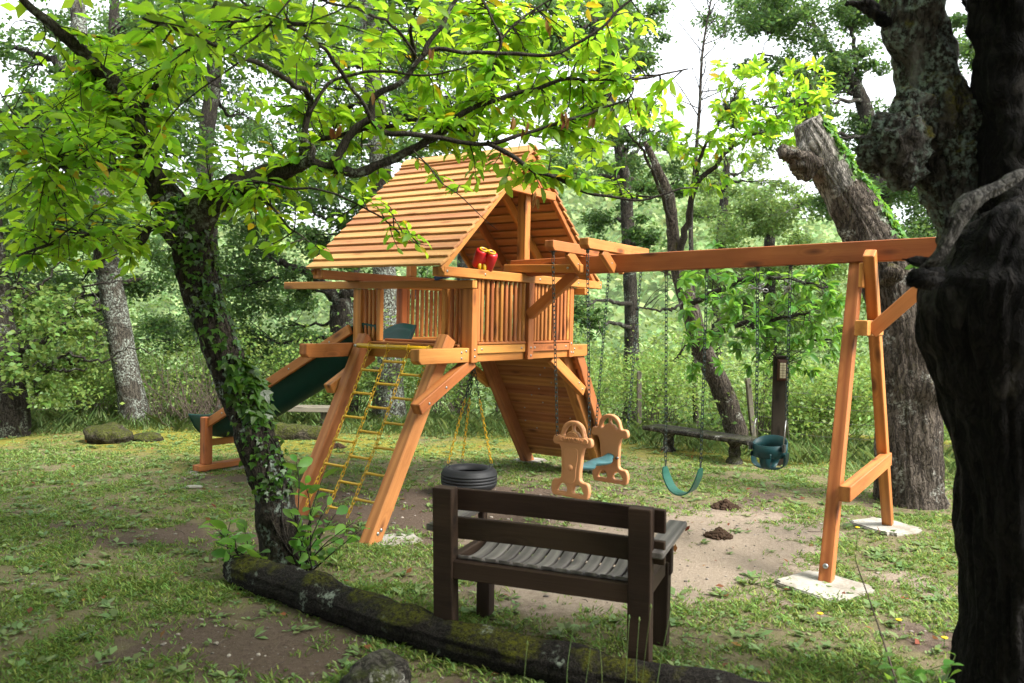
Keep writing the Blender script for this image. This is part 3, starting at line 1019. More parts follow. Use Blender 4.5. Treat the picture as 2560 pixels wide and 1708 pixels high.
# bucket swing
W0 = -2.18
r = local_root('bucket_swing', 'dark green bucket toddler swing in front of the lamp post', 'swing', .75, W0)
for wt, wb in ((-2.055, -2.075), (-2.29, -2.291)):
    a = hanger(0, wt - W0, beam_bot(wt), r)
    chain(a, (0, wb - W0, .955), M['chain'], r)
    mb = MB()
    for i in range(5):      # spare links bunched at the top of the chain
        p = Vector((0, wt - W0, 1.915)) + Vector((random.uniform(-.015, .015), random.uniform(-.015, .015), random.uniform(-.03, .03)))
        q = p + Vector((random.uniform(-1, 1), random.uniform(-1, 1), random.uniform(-1, 1))).normalized() * .06
        chain_geo(mb, p, q)
    mb.build('chain_bunch', M['steel'], r, True)
    y = wb - W0; sy = 1 if y > 0 else -1
    rod('hanger_wire', [(-.075, sy * .118, .775), (-.01, y, .945), (.01, y, .945), (.075, sy * .118, .79)], .0042, M['steel'], r, 6)
    mobj('clamp', *(lambda c: (np.array([[c[0] + a * .02, c[1] + b * .008, c[2] + d * .028] for a in (-1, 1) for b in (-1, 1) for d in (-1, 1)]), [(0, 1, 3, 2), (4, 6, 7, 5), (0, 4, 5, 1), (2, 3, 7, 6), (0, 2, 6, 4), (1, 5, 7, 3)]))((-.07, sy * .121, .752)), M['darksteel'], r)


def ring_band(a, b, z0f, z1f, t=.007, n=40):
    V, F = [], []
    for i in range(n):
        th = 2 * math.pi * i / n
        c, s = math.cos(th), math.sin(th)
        z0, z1 = z0f(th), z1f(th)
        for rr, z in ((1, z0), (1, z1), (1 - t / a, z1), (1 - t / a, z0)):
            V.append((a * c * rr, b * s * rr, z))
    for i in range(n):
        j = (i + 1) % n
        for q in range(4): F.append((i * 4 + q, j * 4 + q, j * 4 + (q + 1) % 4, i * 4 + (q + 1) % 4))
    return V, F


# rim is higher at the back (+x) than at the front (-x)
V, F = ring_band(.118, .124, lambda t: .684 + .012 * math.cos(t), lambda t: .775 + .045 * max(0, math.cos(t)) - .012 * max(0, -math.cos(t)))
mobj('seat_band', V, F, M['bucket'], r, True)


def strap(axis, half, hw, z_top, z_bot, t=.007):
    V, F = [], []
    n = 21
    for i in range(n):
        s = -1 + 2 * i / (n - 1)
        x = half * math.sin(s * math.pi / 2) if abs(s) < 1 else half * s
        z = z_bot + (z_top - z_bot) * (1 - math.sqrt(max(0, 1 - abs(s) ** 2.4)))
        w_ = hw * (.75 + .6 * s ** 4)
        for q, dz in ((-w_, 0), (w_, 0), (w_, t), (-w_, t)):
            V.append((x, q, z + dz) if axis == 0 else (q, x, z + dz + .002))
    for i in range(n - 1):
        for q in range(4): F.append((i * 4 + q, (i + 1) * 4 + q, (i + 1) * 4 + (q + 1) % 4, i * 4 + (q + 1) % 4))
    F += [(0, 1, 2, 3), tuple((n - 1) * 4 + q for q in (3, 2, 1, 0))]
    return V, F


V, F = strap(0, .113, .034, .70, .582); mobj('crotch_strap', V, F, M['bucket'], r, True)
V, F = strap(1, .119, .055, .70, .582); mobj('side_strap', V, F, M['bucket'], r, True)


# glider
def outline_mesh(name, outline, holes, depth, bevel, mat):
    cu = bpy.data.curves.new(name, 'CURVE')
    cu.dimensions = '2D'; cu.fill_mode = 'BOTH'; cu.extrude = depth / 2 - bevel; cu.bevel_depth = bevel; cu.bevel_resolution = 2; cu.offset = -bevel * .45
    for pts in [outline] + holes:
        sp = cu.splines.new('BEZIER')
        sp.bezier_points.add(len(pts) - 1); sp.use_cyclic_u = True; sp.resolution_u = 5
        for bp, p in zip(sp.bezier_points, pts):
            bp.co = (p[0], p[1], 0); bp.handle_left_type = bp.handle_right_type = 'AUTO'
    ob = bpy.data.objects.new(name, cu)
    COL.objects.link(ob)
    dg = bpy.context.evaluated_depsgraph_get(); dg.update()
    me = bpy.data.meshes.new_from_object(ob.evaluated_get(dg))
    bpy.data.objects.remove(ob, do_unlink=True)
    me.name = name; me.materials.clear(); me.materials.append(mat)
    me.polygons.foreach_set('use_smooth', [True] * len(me.polygons))
    return me


half = [(.0, .314), (.050, .304), (.090, .268), (.108, .215), (.120, .195), (.165, .190), (.176, .172), (.176, .142), (.160, .130), (.118, .126), (.098, .085), (.090, .0), (.084, -.09), (.092, -.135), (.120, -.152), (.155, -.156), (.168, -.172), (.168, -.250), (.155, -.268), (.110, -.270), (.0, -.270)]
outl = half + [(-x, y) for x, y in half[-2:0:-1]]
arch = [(.009, .292), (.046, .280), (.077, .245), (.089, .196), (.064, .196), (.040, .224), (.009, .238)]
foot = [(.030, -.240), (.026, -.200), (.054, -.170), (.092, -.172), (.122, -.205), (.130, -.240), (.08, -.244)]
holes = [arch, [(-x, y) for x, y in arch], foot, [(-x, y) for x, y in foot]]
plate_me = outline_mesh('plate', outl, holes, .042, .011, M['tan'])
panel_me = outline_mesh('panel', [(.0, .105), (.055, .098), (.062, .07), (.052, -.05), (.048, -.13), (.030, -.165), (.0, -.172), (-.030, -.165), (-.048, -.13), (-.052, -.05), (-.062, .07), (-.055, .098)], [], .012, .005, M['tan'])
band_me = outline_mesh('name_band', [(-.142, .185), (-.07, .187), (.07, .187), (.142, .185), (.150, .170), (.142, .153), (.07, .151), (-.07, .151), (-.142, .153), (-.150, .170)], [], .022, .007, M['tan'])
gl = local_root('glider_swing', 'two-seat tan plastic glider with teal seat hanging on four chains', 'glider', .68, -.757)
yaw_g = math.atan2(.05, .75)
GU, GW = .68, -.757


def glo(u, w, h): return (u - GU, w - GW, h)


for u, wc, hc, nm, first in ((.30, -.782, .535, 'handle_plate', True), (1.06, -.722, .520, 'handle_plate', False)):
    o = bpy.data.objects.new(nm, plate_me)
    link(o, gl)
    # local X -> -w (to the right as seen), local Y -> up, local Z -> -u (towards the viewer)
    Zd = Vector((-1, .09, .05 if first else -.05)).normalized()
    Yd = Vector((0, 0, 1)); Xd = Yd.cross(Zd).normalized(); Yd = Zd.cross(Xd)
    o.matrix_basis = mat_from(Xd, Yd, Zd, glo(u, wc, hc))
    sg = 1
    for me_, nm2 in ((panel_me, 'panel'), (band_me, 'name_band')):
        c = bpy.data.objects.new(nm2, me_); link(c, o)
        c.location = (0, 0, .020 if first else -.020)
    # ripple rings and knob
    flip = Matrix.Identity(4) if first else Matrix.Rotation(math.pi, 4, 'Y')
    for rr in (.022, .040, .058):
        aa = np.linspace(.15, math.pi - .15, 14)
        V, F = tube([(rr * math.cos(a), .182 + rr * .80 * math.sin(a), .021) for a in aa], .0035, 5)
        mobj('relief_ring', V, F, M['tan'], o, True).matrix_basis = flip
    V, F = lathe([(.026, 0), (.024, .006), (.014, .012), (.004, .014)], 16)
    mobj('knob', V + np.array([0, -.045, .024]), F, M['tan'], o, True).matrix_basis = flip
    tc = bpy.data.curves.new('lettering', 'FONT')
    tc.body = 'RAINBOW'; tc.size = .046; tc.align_x = 'CENTER'; tc.align_y = 'CENTER'; tc.extrude = .006; tc.space_character = 1.08
    to = bpy.data.objects.new('lettering', tc); COL.objects.link(to)
    dg = bpy.context.evaluated_depsgraph_get(); dg.update()
    tm = bpy.data.meshes.new_from_object(to.evaluated_get(dg)); bpy.data.objects.remove(to, do_unlink=True)
    tm.materials.clear(); tm.materials.append(M['tan'])
    lo = bpy.data.objects.new('lettering', tm); link(lo, o)
    lo.matrix_basis = (Matrix.Translation((0, .169, .032)) if first else Matrix.Translation((0, .169, -.032)) @ Matrix.Rotation(math.pi, 4, 'Y'))
# seat beam, swelling at each seat
P = catmull([glo(.31, -.78, .490), glo(.42, -.772, .478), glo(.56, -.763, .462), glo(.68, -.753, .470), glo(.80, -.744, .460), glo(.94, -.733, .462), glo(1.05, -.724, .482)], 30)
V, F = tube(P, 1.0, 14)
V = V.reshape(30, 14, 3)
for i in range(30):
    t = i / 29
    wdt = .040 + .055 * (math.exp(-((t - .28) / .13) ** 2) + math.exp(-((t - .74) / .13) ** 2))
    for j in range(14):
        d = V[i, j] - P[i]
        V[i, j] = P[i] + np.array([d[0] * .03, d[1] * wdt, d[2] * (.030 if d[2] < 0 else .022)])
mobj('seat', V.reshape(-1, 3), F, M['teal'], gl, True)
for u, wt, wb, hb_ in ((.285, -.575, -.640, .730), (.285, -.885, -.930, .735), (1.235, -.575, -.575, .715), (1.235, -.885, -.880, .715)):
    a = hanger(u - GU, wt - GW, 2.222 - .02 * (wt + .575) - .041, gl)
    ub = .30 if u < .6 else 1.06
    chain(a, (ub - GU, wb - GW, hb_), M['chain'], gl)
rod('axle_bolt', [glo(1.02, -.80, .47), glo(1.10, -.80, .47)], .013, M['darksteel'], gl)

# tyre swing under the platform
tc_ = Vector((-.372, 7.60, 0))
ty = empty('tyre_swing', tc_); tag(ty, 'black car tyre hanging flat on three yellow and black chains', 'tyre swing')
prof = [(.150, .165), (.158, .190), (.180, .206), (.205, .212), (.232, .204), (.249, .185), (.254, .165)]
tre = []
for z in (.165, .148, .1475, .140, .1395, .120, .1195, .112, .1115, .092, .0915, .084, .0835, .065):
    tre.append(z)
prof += [(.2600, .160), (.2605, .148), (.2555, .146), (.2555, .141), (.2610, .139), (.2612, .121), (.2560, .119), (.2560, .113), (.2612, .111), (.2610, .092), (.2555, .090), (.2555, .085), (.2605, .083), (.2590, .070)]
prof += [(.249, .045), (.232, .026), (.205, .018), (.180, .024), (.158, .040), (.150, .065), (.150, .072), (.165, .08), (.225, .085), (.235, .115), (.225, .145), (.165, .15), (.150, .158)]
V, F = lathe(prof, 72, True)
mobj('tyre', V + np.array([0, 0, .045]), F, M['rubber'], ty, True)
top = np.array([.022, -.02, 1.185])
for i, a in enumerate((math.radians(200), math.radians(112), math.radians(-8))):
    b = np.array([.205 * math.cos(a), .205 * math.sin(a), .262])
    aa = np.linspace(0, 2 * np.pi, 11)
    rod('eye_bolt', [b + np.array([.014 * math.sin(t), 0, .018 + .016 * math.cos(t)]) for t in aa], .004, M['darksteel'], ty, 5)
    b2 = b + np.array([0, 0, .045])
    m1 = top + (b2 - top) * .33
    s = top + np.array([.012 * math.cos(a), .012 * math.sin(a), -.02])
    chain(s, m1, M['chain'], ty)
    chain(m1, b2, M['yellow'], ty)
rod('swivel', [top + np.array([0, 0, .16]), top + np.array([0, 0, .0]), top + np.array([0, 0, -.03])], [.016, .022, .016], M['darksteel'], ty)

# chain ladder between the near legs
lad = empty('chain_ladder', tw(-.82, .63, 0), TH)
tag(lad, 'yellow chain net ladder with staggered rungs between two sloping legs', 'ladder')
LU, LW = -.82, .63
lt, lb = np.array([-.165, 1.368]), np.array([-.835, .085])
wt = [.960, .748, .520, .300]; wbm = [1.000, .755, .530, .300]
def lp(i, t):
    c = lt + (lb - lt) * t
    return np.array([c[0] - LU + .018 * math.sin(t * math.pi), (wt[i] + (wbm[i] - wt[i]) * t) - LW, c[1] - .02 * math.sin(t * math.pi)])
V, F = tube([(-.165 - LU, 1.10 - LW, 1.385), (-.165 - LU, .215 - LW, 1.385)], .020, 12)
mobj('top_bar', V, F, M['yellow'], lad, True)
for i in range(4):
    aa = np.linspace(0, 2 * np.pi, 17)
    rod('loop', [np.array([-.165 - LU + .030 * math.sin(t), wt[i] - LW + .008 * math.sin(t), 1.378 + .034 * math.cos(t)]) for t in aa], .0038, M['yellow'], lad, 6)
    mb = MB()
    for s in range(6):
        chain_geo(mb, lp(i, .02 + s * .16), lp(i, .02 + (s + 1) * .16), ph=s, pitch=.040, wid=.012)
    mb.build('chain', M['yellow'], lad, True)
for i, ts in ((0, (.135, .275, .42, .565, .71, .86)), (1, (.075, .21, .35, .495, .645, .795, .945)), (2, (.145, .285, .43, .575, .725, .875))):
    for t in ts:
        a, b = lp(i, t), lp(i + 1, t)
        d = b - a; a2, b2 = a + d * .04, b - d * .04
        V, F = tube([a2, a2 + d * .06, a2 + d * .12, b2 - d * .12, b2 - d * .06, b2], [.015, .013, .0105, .0105, .013, .015], 9)
        mobj('rung', V, F, M['yellow'], lad, True)

# toy binoculars on the tie beam
bi = empty('toy_binoculars', tw(.15, .02, 2.031), TH)
tag(bi, 'red toy binoculars with yellow eyepieces on the tower railing', 'toy')
right = Vector((.5625, -.8268, 0)); toc = Vector((-.8, -.6, 0))
ax = (Vector((0, 0, .80)) + toc * .42 + right * .26).normalized()
side_d = (right - ax * right.dot(ax)).normalized()
dep = ax.cross(side_d)
for s in (-1, 1):
    c = Vector((0, 0, .02)) + side_d * s * .046
    Mx = mat_from(side_d, dep, ax, c)
    V, F = lathe([(.036, 0), (.044, .008), (.047, .10), (.046, .135), (.040, .150), (.02, .152)], 20)
    o = mobj('barrel', V, F, M['red'], bi, True); o.matrix_basis = Mx
    V, F = lathe([(.034, .0), (.035, .016), (.028, .018), (.026, .010), (.001, .010)], 20)
    e = mobj('eyepiece', V, F, M['yellow'], o, True); e.location = (-s * .012, 0, .148)
    V, F = lathe([(.026, 0), (.02, .003), (.001, .004)], 16)
    l = mobj('lens', V, F, M['lens'], o, True); l.location = (-s * .012, 0, .159)
    V, F = tube(catmull([toc * .05 + side_d * s * .02 + Vector((0, 0, .0)), toc * .052 + side_d * s * .021 + Vector((0, 0, .032)), toc * .045 + side_d * s * .016 + Vector((0, 0, .052))], 7), [.013, .015, .016, .016, .015, .013, .009], 10)
    mobj('grip', V, F, M['yellow'], bi, True)
o = prism('bridge', [(-.02, .0), (.02, .0), (.02, .07), (0, .09), (-.02, .07)], .03, M['red'], bi, mat_from(side_d, dep, ax, Vector((0, 0, .03)) + toc * .02))
# blue toy telescope inside the tower
bl = empty('toy_telescope', tw(-.02, .30, 1.945), TH); tag(bl, 'small blue plastic toy tube under the roof eave', 'toy')
V, F = lathe([(.018, -.07), (.022, -.06), (.022, .02), (.028, .03), (.028, .07), (.02, .072)], 14)
o = mobj('tube', V, F, M['blue'], bl, True); o.matrix_basis = Matrix.Translation((0, 0, .03)) @ Matrix.Rotation(math.radians(78), 4, 'X')

# ------------------------------------------------------------------ concrete pads
def pad(cx, cy, lx, ly, rz, h, label):
    o = bpy.data.objects.new('concrete_pad', None)
    n = 10
    bm = bmesh.new()
    bmesh.ops.create_cube(bm, size=1)
    for v in bm.verts: v.co = Vector((v.co.x * lx, v.co.y * ly, v.co.z * (h + .06) + (h - .06) / 2))
    bmesh.ops.bevel(bm, geom=[e for e in bm.edges if abs(e.verts[0].co.z - e.verts[1].co.z) > .01], offset=.05, segments=3, affect='EDGES')
    bmesh.ops.bevel(bm, geom=[e for e in bm.edges if e.verts[0].co.z > 0 and e.verts[1].co.z > 0], offset=.008, segments=2, affect='EDGES')
    bmesh.ops.subdivide_edges(bm, edges=list(bm.edges), cuts=2)
    for v in bm.verts:
        q = v.co * 7 + Vector((cx * 3, cy * 3, 0))
        v.co.x += .012 * noise.noise(q); v.co.y += .012 * noise.noise(q + Vector((9, 3, 1))); v.co.z += .004 * noise.noise(q + Vector((1, 7, 2)))
    me = bpy.data.meshes.new('concrete_pad'); bm.to_mesh(me); bm.free(); me.materials.append(M['concrete'])
    o = bpy.data.objects.new('concrete_pad', me); link(o)
    o.location = (cx, cy, gz(cx, cy) - .008); o.rotation_euler = (0, 0, rz)
    tag(o, label, 'concrete pad', 'concrete footings of the play tower')


pad(1.985, 5.13, .47, .46, .62, .035, 'large pale concrete pad under the nearest swing frame leg')
pad(3.08, 6.69, .40, .46, .45, .035, 'pale concrete pad under the far leg of the swing frame')
pad(-.835, 6.02, .36, .30, .5, .015, 'worn concrete slab at the foot of the ladder leg')
p_ = tw(.27, 3.40, 0); pad(p_.x, p_.y, .95, .34, TH, .012, 'thin concrete slab under the foot of the green slide')
p_ = tw(2.68, 1.15, 0); pad(p_.x, p_.y, .34, .32, TH, .02, 'small concrete slab under the left foot of the climbing wall')
p_ = tw(2.66, .17, 0); pad(p_.x, p_.y, .32, .30, TH, .02, 'small concrete slab under climbing wall foot behind the glider')

# ------------------------------------------------------------------ foreground bench
be = empty('park_bench', (-.308, 4.049, 0), -.375)
tag(be, 'dark wooden park bench seen from behind with silvery curved seat slats', 'bench')
BL, BD = .978, .515
for x in (0, BL):
    P = catmull([(x, .035, -.03), (x, .01, .30), (x, .0, .50), (x, -.02, .812)], 9)
    V, F = [], []
    for p in P:
        for a, b in ((-.052, -.04), (.052, -.04), (.052, .04), (-.052, .04)): V.append((p[0] + a, p[1] + b, p[2]))
    for i in range(8):
        for j in range(4): F.append((i * 4 + j, i * 4 + (j + 1) % 4, (i + 1) * 4 + (j + 1) % 4, (i + 1) * 4 + j))
    F += [(3, 2, 1, 0), tuple(32 + j for j in range(4))]
    o = mobj('back_post', V, F, M['bench'], be)
    b = o.modifiers.new('bevel', 'BEVEL'); b.width = .006; b.segments = 2
    timber('front_leg', (x, BD, -.03), (x, BD, .43), .085, .075, M['bench'], be, up=(1, 0, 0))
    timber('arm_post', (x + (.03 if x else -.03), BD + .01, .36), (x + (.03 if x else -.03), BD + .01, .585), .06, .035, M['bench'], be, up=(1, 0, 0))
    timber('side_rail', (x, .045, .405), (x, BD - .035, .405), .045, .085, M['bench'], be)
    timber('armrest', (x + (.055 if x else -.055), -.02, .602), (x + (.055 if x else -.055), BD + .10, .602), .095, .032, M['slat'], be)
for h0, h1, y in ((.690, .800, .045), (.545, .655, .052)):
    n = 13
    V, F = [], []
    for i in range(n):
        t = i / (n - 1); x = -.048 + t * (BL + .148)
        b = .028 * math.sin(t * math.pi)
        for yy, zz in ((y + b - .017, h0), (y + b + .017, h0), (y + b + .017 - .012, h1), (y + b - .017 - .012, h1)): V.append((x, yy, zz))
    for i in range(n - 1):
        for j in range(4): F.append((i * 4 + j, (i + 1) * 4 + j, (i + 1) * 4 + (j + 1) % 4, i * 4 + (j + 1) % 4))
    F += [(0, 1, 2, 3), tuple((n - 1) * 4 + j for j in (3, 2, 1, 0))]
    o = mobj('back_slat', V, F, M['bench'], be)
    bm = bmesh.new(); bm.from_mesh(o.data); bmesh.ops.recalc_face_normals(bm, faces=bm.faces); bm.to_mesh(o.data); bm.free()
    b = o.modifiers.new('bevel', 'BEVEL'); b.width = .005; b.segments = 2; b.limit_method = 'ANGLE'
timber('rear_rail', (.045, .0, .408), (BL - .045, .0, .413), .045, .090, M['bench'], be)
for y_ in (.10, .19, .28, .37): timber('gap_shade_board', (.03, y_, .385), (BL - .03, y_, .385), .085, .022, M['bench'], be)  # dark boards added under the slats so the gaps look shaded
timber('front_rail', (.045, BD, .418), (BL - .045, BD, .418), .04, .080, M['bench'], be)
for i in range(12):
    x = .092 + i * (BL - .184) / 11
    V, F = [], []
    n = 12
    for q in range(n):
        t = q / (n - 1); y = .010 + t * (BD - .020)
        z = .460 - .052 * math.sin(t ** .85 * math.pi) + .012 * t
        for dx, dz in ((-.0295, 0), (.0295, 0), (.0295, .018), (-.0295, .018)): V.append((dx, y - BD / 2, z + dz - .45))
    for q in range(n - 1):
        for j in range(4): F.append((q * 4 + j, (q + 1) * 4 + j, (q + 1) * 4 + (j + 1) % 4, q * 4 + (j + 1) % 4))
    F += [(0, 1, 2, 3), tuple((n - 1) * 4 + j for j in (3, 2, 1, 0))]
    # local X is the slat's length so that the grain follows it
    V2 = [(b_, -a_, c_) for a_, b_, c_ in V]
    o = mobj('seat_slat', V2, F, M['slat'], be)
    bm = bmesh.new(); bm.from_mesh(o.data); bmesh.ops.recalc_face_normals(bm, faces=bm.faces); bm.to_mesh(o.data); bm.free()
    o.matrix_basis = Matrix.Translation((x, BD / 2, .45)) @ Matrix.Rotation(math.pi / 2, 4, 'Z') @ Matrix.Rotation(random.uniform(-.01, .01), 4, 'X')
    b = o.modifiers.new('bevel', 'BEVEL'); b.width = .004; b.segments = 2; b.limit_method = 'ANGLE'


# ------------------------------------------------------------------ stones, logs, benches at the edge
def rock(name, c, r, label, cat, mat, seed=0, sub=4, sink=.3, group=None):
    bm = bmesh.new()
    bmesh.ops.create_icosphere(bm, subdivisions=sub, radius=1)
    for v in bm.verts:
        q = v.co * 1.3 + Vector((seed * 5.1, seed * 2.7, seed))
        f = 1 + .28 * noise.noise(q) + .12 * noise.noise(q * 2.7) + .05 * noise.noise(q * 7)
        v.co = Vector((v.co.x * r[0], v.co.y * r[1], v.co.z * r[2])) * f
    me = bpy.data.meshes.new(name); bm.to_mesh(me); bm.free(); me.materials.append(mat)
    me.polygons.foreach_set('use_smooth', [True] * len(me.polygons))
    o = bpy.data.objects.new(name, me); link(o)
    o.location = (c[0], c[1], gz(c[0], c[1]) + r[2] * (1 - 2 * sink))
    tag(o, label, cat, group)
    return o


rock('boulder', (-.57, 3.58), (.145, .12, .105), 'lichen-spotted grey boulder in front of the fallen log', 'rock', M['stone'], 3)
rock('boulder', (-5.02, 10.25), (.27, .22, .17), 'moss-covered boulder near the left lichen-covered trunk', 'rock', M['mossrock'], 5)
rock('boulder', (-4.62, 10.45), (.18, .15, .075), 'low flat mossy stone right beside the big mossy boulder', 'rock', M['mossrock'], 8)
rock('stone', (-2.95, 7.65), (.075, .05, .02), 'pale flat stone lying in the grass left of the slide', 'rock', M['concrete'], 9, 3)


def displaced_tube(P, R, seg, n, amp, fs, seed=0.0, ridge=0.0, ridges=9, lumps=(), zs=1.0):
    P = catmull(P, n)
    R = np.interp(np.linspace(0, 1, n), np.linspace(0, 1, len(R)), R)
    V, F = tube(P, R, seg)
    for i in range(n):
        for j in range(seg):
            k_ = i * seg + j
            v = V[k_]; c = P[i]; d = (v - c) / R[i]
            a = 2 * math.pi * j / seg
            q = Vector((v[0] * fs, v[1] * fs, v[2] * fs * zs)) + Vector((seed, seed * 1.7, -seed))
            f = amp * (noise.noise(q) + .5 * noise.noise(q * 2.3) + .25 * noise.noise(q * 5.1))
            if ridge:
                q2 = Vector((math.cos(a) * ridges / 3, math.sin(a) * ridges / 3, v[2] * 1.4 + seed))
                f += ridge * (abs(noise.noise(q2 * 1.0)) * -1.4 + .3) + ridge * .6 * (abs(noise.noise(Vector((q2.x * 2.2, q2.y * 2.2, q2.z * 1.6)))) * -1.4 + .3)
            w_ = v + d * f
            for lc, lr, la in lumps:
                dd = np.linalg.norm(w_ - np.array(lc))
                if dd < lr * 2: w_ = w_ + (w_ - c) / (np.linalg.norm(w_ - c) + 1e-6) * la * math.exp(-(dd / lr) ** 2)
            V[k_] = w_
    return V, F


lg = MB()
V, F = displaced_tube([(-1.70, 5.08, .060), (-1.50, 4.90, .072), (-1.10, 4.58, .078), (-.57, 4.18, .072), (0, 3.83, .074), (.62, 3.52, .080), (1.42, 3.22, .095)],
                      [.080, .108, .108, .102, .100, .096, .092, .080], 48, 190, .020, 5.0, 2.0, .013, 16, (((-1.05, 4.50, .2), .10, .03),))
o = mobj('fallen_log', V, F, M['log'], None, True)
tag(o, 'dark fallen log with moss and pale lichen spots across the foreground', 'log')
V, F = displaced_tube([(-3.35, 10.85, .05), (-2.9, 10.78, .07), (-2.45, 10.74, .06)], [.10, .14, .13, .10], 20, 30, .03, 5, 4)
o = mobj('mossy_log', V, F, M['mossrock'], None, True)
tag(o, 'short moss-covered log in the grass behind the slide', 'log')

# stone bench with carved legs
sb = empty('stone_bench', (2.32, 10.0, 0), math.atan2(9.45 - 10.55, 2.80 - 1.82)); tag(sb, 'long weathered stone bench on carved legs behind the swings', 'bench')
L = 1.52
V, F = [], []
for x in (-L / 2, L / 2):
    for y, z in ((-.17, .255), (.17, .255), (.185, .275), (.185, .30), (.17, .312), (-.17, .312), (-.185, .30), (-.185, .275)): V.append((x, y, z))
F = [(i, (i + 1) % 8, (i + 1) % 8 + 8, i + 8) for i in range(8)] + [tuple(range(8))[::-1], tuple(range(8, 16))]
mobj('seat_slab', V, F, M['stone'], sb)
for x in (-.48, .48):
    V, F = displaced_tube([(x, 0, -.03), (x, 0, .03), (x, 0, .07), (x, 0, .13), (x, 0, .19), (x, 0, .225), (x, 0, .258)], [.10, .095, .065, .075, .06, .085, .11], 14, 16, .006, 14, x)
    mobj('leg', V, F, M['stone'], sb, True)
# plank bench at the back left
pb = empty('plank_bench', (-3.02, 11.7, 0), .03); tag(pb, 'low grey plank bench seen under the slide', 'bench')
timber('seat_plank', (-.62, 0, .30), (.60, 0, .30), .30, .07, M['old_grey'], pb)
for x in (-.42, .42): timber('leg', (x, 0, -.05), (x, 0, .262), .2, .09, M['old_grey'], pb, up=(0, 1, 0))
# lamp post
lpz = empty('wooden_post', (3.14, 9.62, 0), -.25); tag(lpz, 'dark square wooden post carrying a lamp behind the bucket swing', 'post')
timber('shaft', (0, 0, -.05), (0, 0, 1.27), .165, .16, M['old_dark'], lpz, up=(1, 0, 0), ch=.01)
la = empty('post_lamp', (3.135, 9.525, 1.105), -.25); tag(la, 'brown outdoor lamp with ribbed cream glass on the dark post', 'lamp')
V = [(-.058, 0, .125), (.058, 0, .125), (.058, 0, -.125), (-.058, 0, -.125), (-.036, -.065, .098), (.036, -.065, .098), (.036, -.065, -.098), (-.036, -.065, -.098)]
F = [(0, 1, 5, 4), (1, 2, 6, 5), (2, 3, 7, 6), (3, 0, 4, 7), (3, 2, 1, 0), (4, 5, 6, 7)]
mobj('housing', V, F, M['brown_metal'], la)
timber('glass', (0, -.068, -.088), (0, -.068, .088), .062, .012, M['lampglass'], la, up=(0, 1, 0), ch=.003)
for z in (-.06, -.03, 0, .03, .06): timber('rib', (-.032, -.0755, z), (.032, -.0755, z), .003, .004, M['brown_metal'], la, ch=.001)
timber('rib', (0, -.0765, -.088), (0, -.0765, .088), .004, .003, M['brown_metal'], la, up=(0, 1, 0), ch=.001)
# fence posts and wire
FX = [(-8.6, 12.3), (-6.6, 12.6), (-4.4, 13.0), (-2.2, 13.2), (0.1, 13.1), (1.9, 12.1), (3.28, 11.0), (4.9, 10.2), (6.6, 9.6)]
for i, (x, y) in enumerate(FX):
    lean = (-.12, 0) if i == 6 else (random.uniform(-.05, .05), 0)
    z0 = gz(x, y)
    fp = timber('fence_post', (x, y, z0 - .08), (x + lean[0], y, z0 + .90), .075, .065, M['old_grey'], None, up=(1, 0, 0), ch=.008)
    tag(fp, 'leaning grey wooden fence post beside the lamp post' if i == 6 else 'weathered grey wooden fence post half hidden in the undergrowth', 'fence post', 'fence posts')
mb = MB()
for h in (.22, .40, .58, .76):
    for (a, b) in zip(FX[:-1], FX[1:]):
        za, zb = gz(*a) + h, gz(*b) + h
        P = [(a[0] + (b[0] - a[0]) * t, a[1] + (b[1] - a[1]) * t, za + (zb - za) * t - .03 * math.sin(t * math.pi)) for t in np.linspace(0, 1, 6)]
        V, F = tube(P, .0022, 4); mb.add(V, F)
o = mb.build('fence_wire', M['wire']); tag(o, 'thin rusty wires strung between the grey fence posts', 'fence wire')


# dirt heaps
def heap(c, r, label):
    mb = MB()
    rr = random.Random(int(c[0] * 100))
    for i in range(150):
        a = rr.uniform(0, 6.28); d = rr.random() ** .6
        s = rr.uniform(.008, .026) * (1.2 - .5 * d)
        x, y = c[0] + math.cos(a) * d * r, c[1] + math.sin(a) * d * r * .8
        bm = bmesh.new(); bmesh.ops.create_icosphere(bm, subdivisions=1, radius=s)
        V = np.array([(v.co * rr.uniform(.7, 1.25)).to_tuple() for v in bm.verts]); F = [tuple(v.index for v in f.verts) for f in bm.faces]; bm.free()
        mb.add(V + np.array([x, y, gz(x, y) + .055 * (1 - d) ** 1.2 * r / .14 + s * .3]), F)
    o = mb.build('dirt_heap', M['soil']); tag(o, label, 'dirt heap', 'small heaps of dug earth')


heap((1.93, 7.30), .13, 'crumbly dark dirt heap under the belt swing, the farther one')
heap((1.62, 6.30), .11, 'crumbly dark dirt heap on bare sand, the nearer one')
heap((-2.12, 10.1), .10, 'small dark dirt heap in mossy grass behind the slide')

# ------------------------------------------------------------------ trees
def px2m(px, d): return px * PXS * d / FOC


def world_child(o, parent):
    """keep o's geometry where it is although its tree's empty stands at the tree's base"""
    o.parent = parent
    o.matrix_basis = Matrix.Translation(-parent.location)
    return o


def apath(pts, d=None):
    return np.array([tuple(at(p[0], p[1], p[2] if len(p) > 2 else d)) for p in pts])


class Spray:
    def __init__(s): s.C, s.D, s.N, s.S = [], [], [], []
    def add(s, c, d, n, size):
        s.C.append(tuple(c)); s.D.append(tuple(d)); s.N.append(tuple(n)); s.S.append(size)
    def split(s, count):
        """the leaves that show largest in view, and the rest"""
        C, S = np.array(s.C), np.array(s.S)
        dist = np.maximum(C[:, 1], .5)
        X, Y = C[:, 0] / dist, (C[:, 2] - CAM_H) / dist
        vis = (np.abs(X) < .61) & (Y < .43) & (Y > -.42)
        score = np.where(vis, S / dist, 0)
        o = np.argsort(-score)
        return o[:count], o[count:]


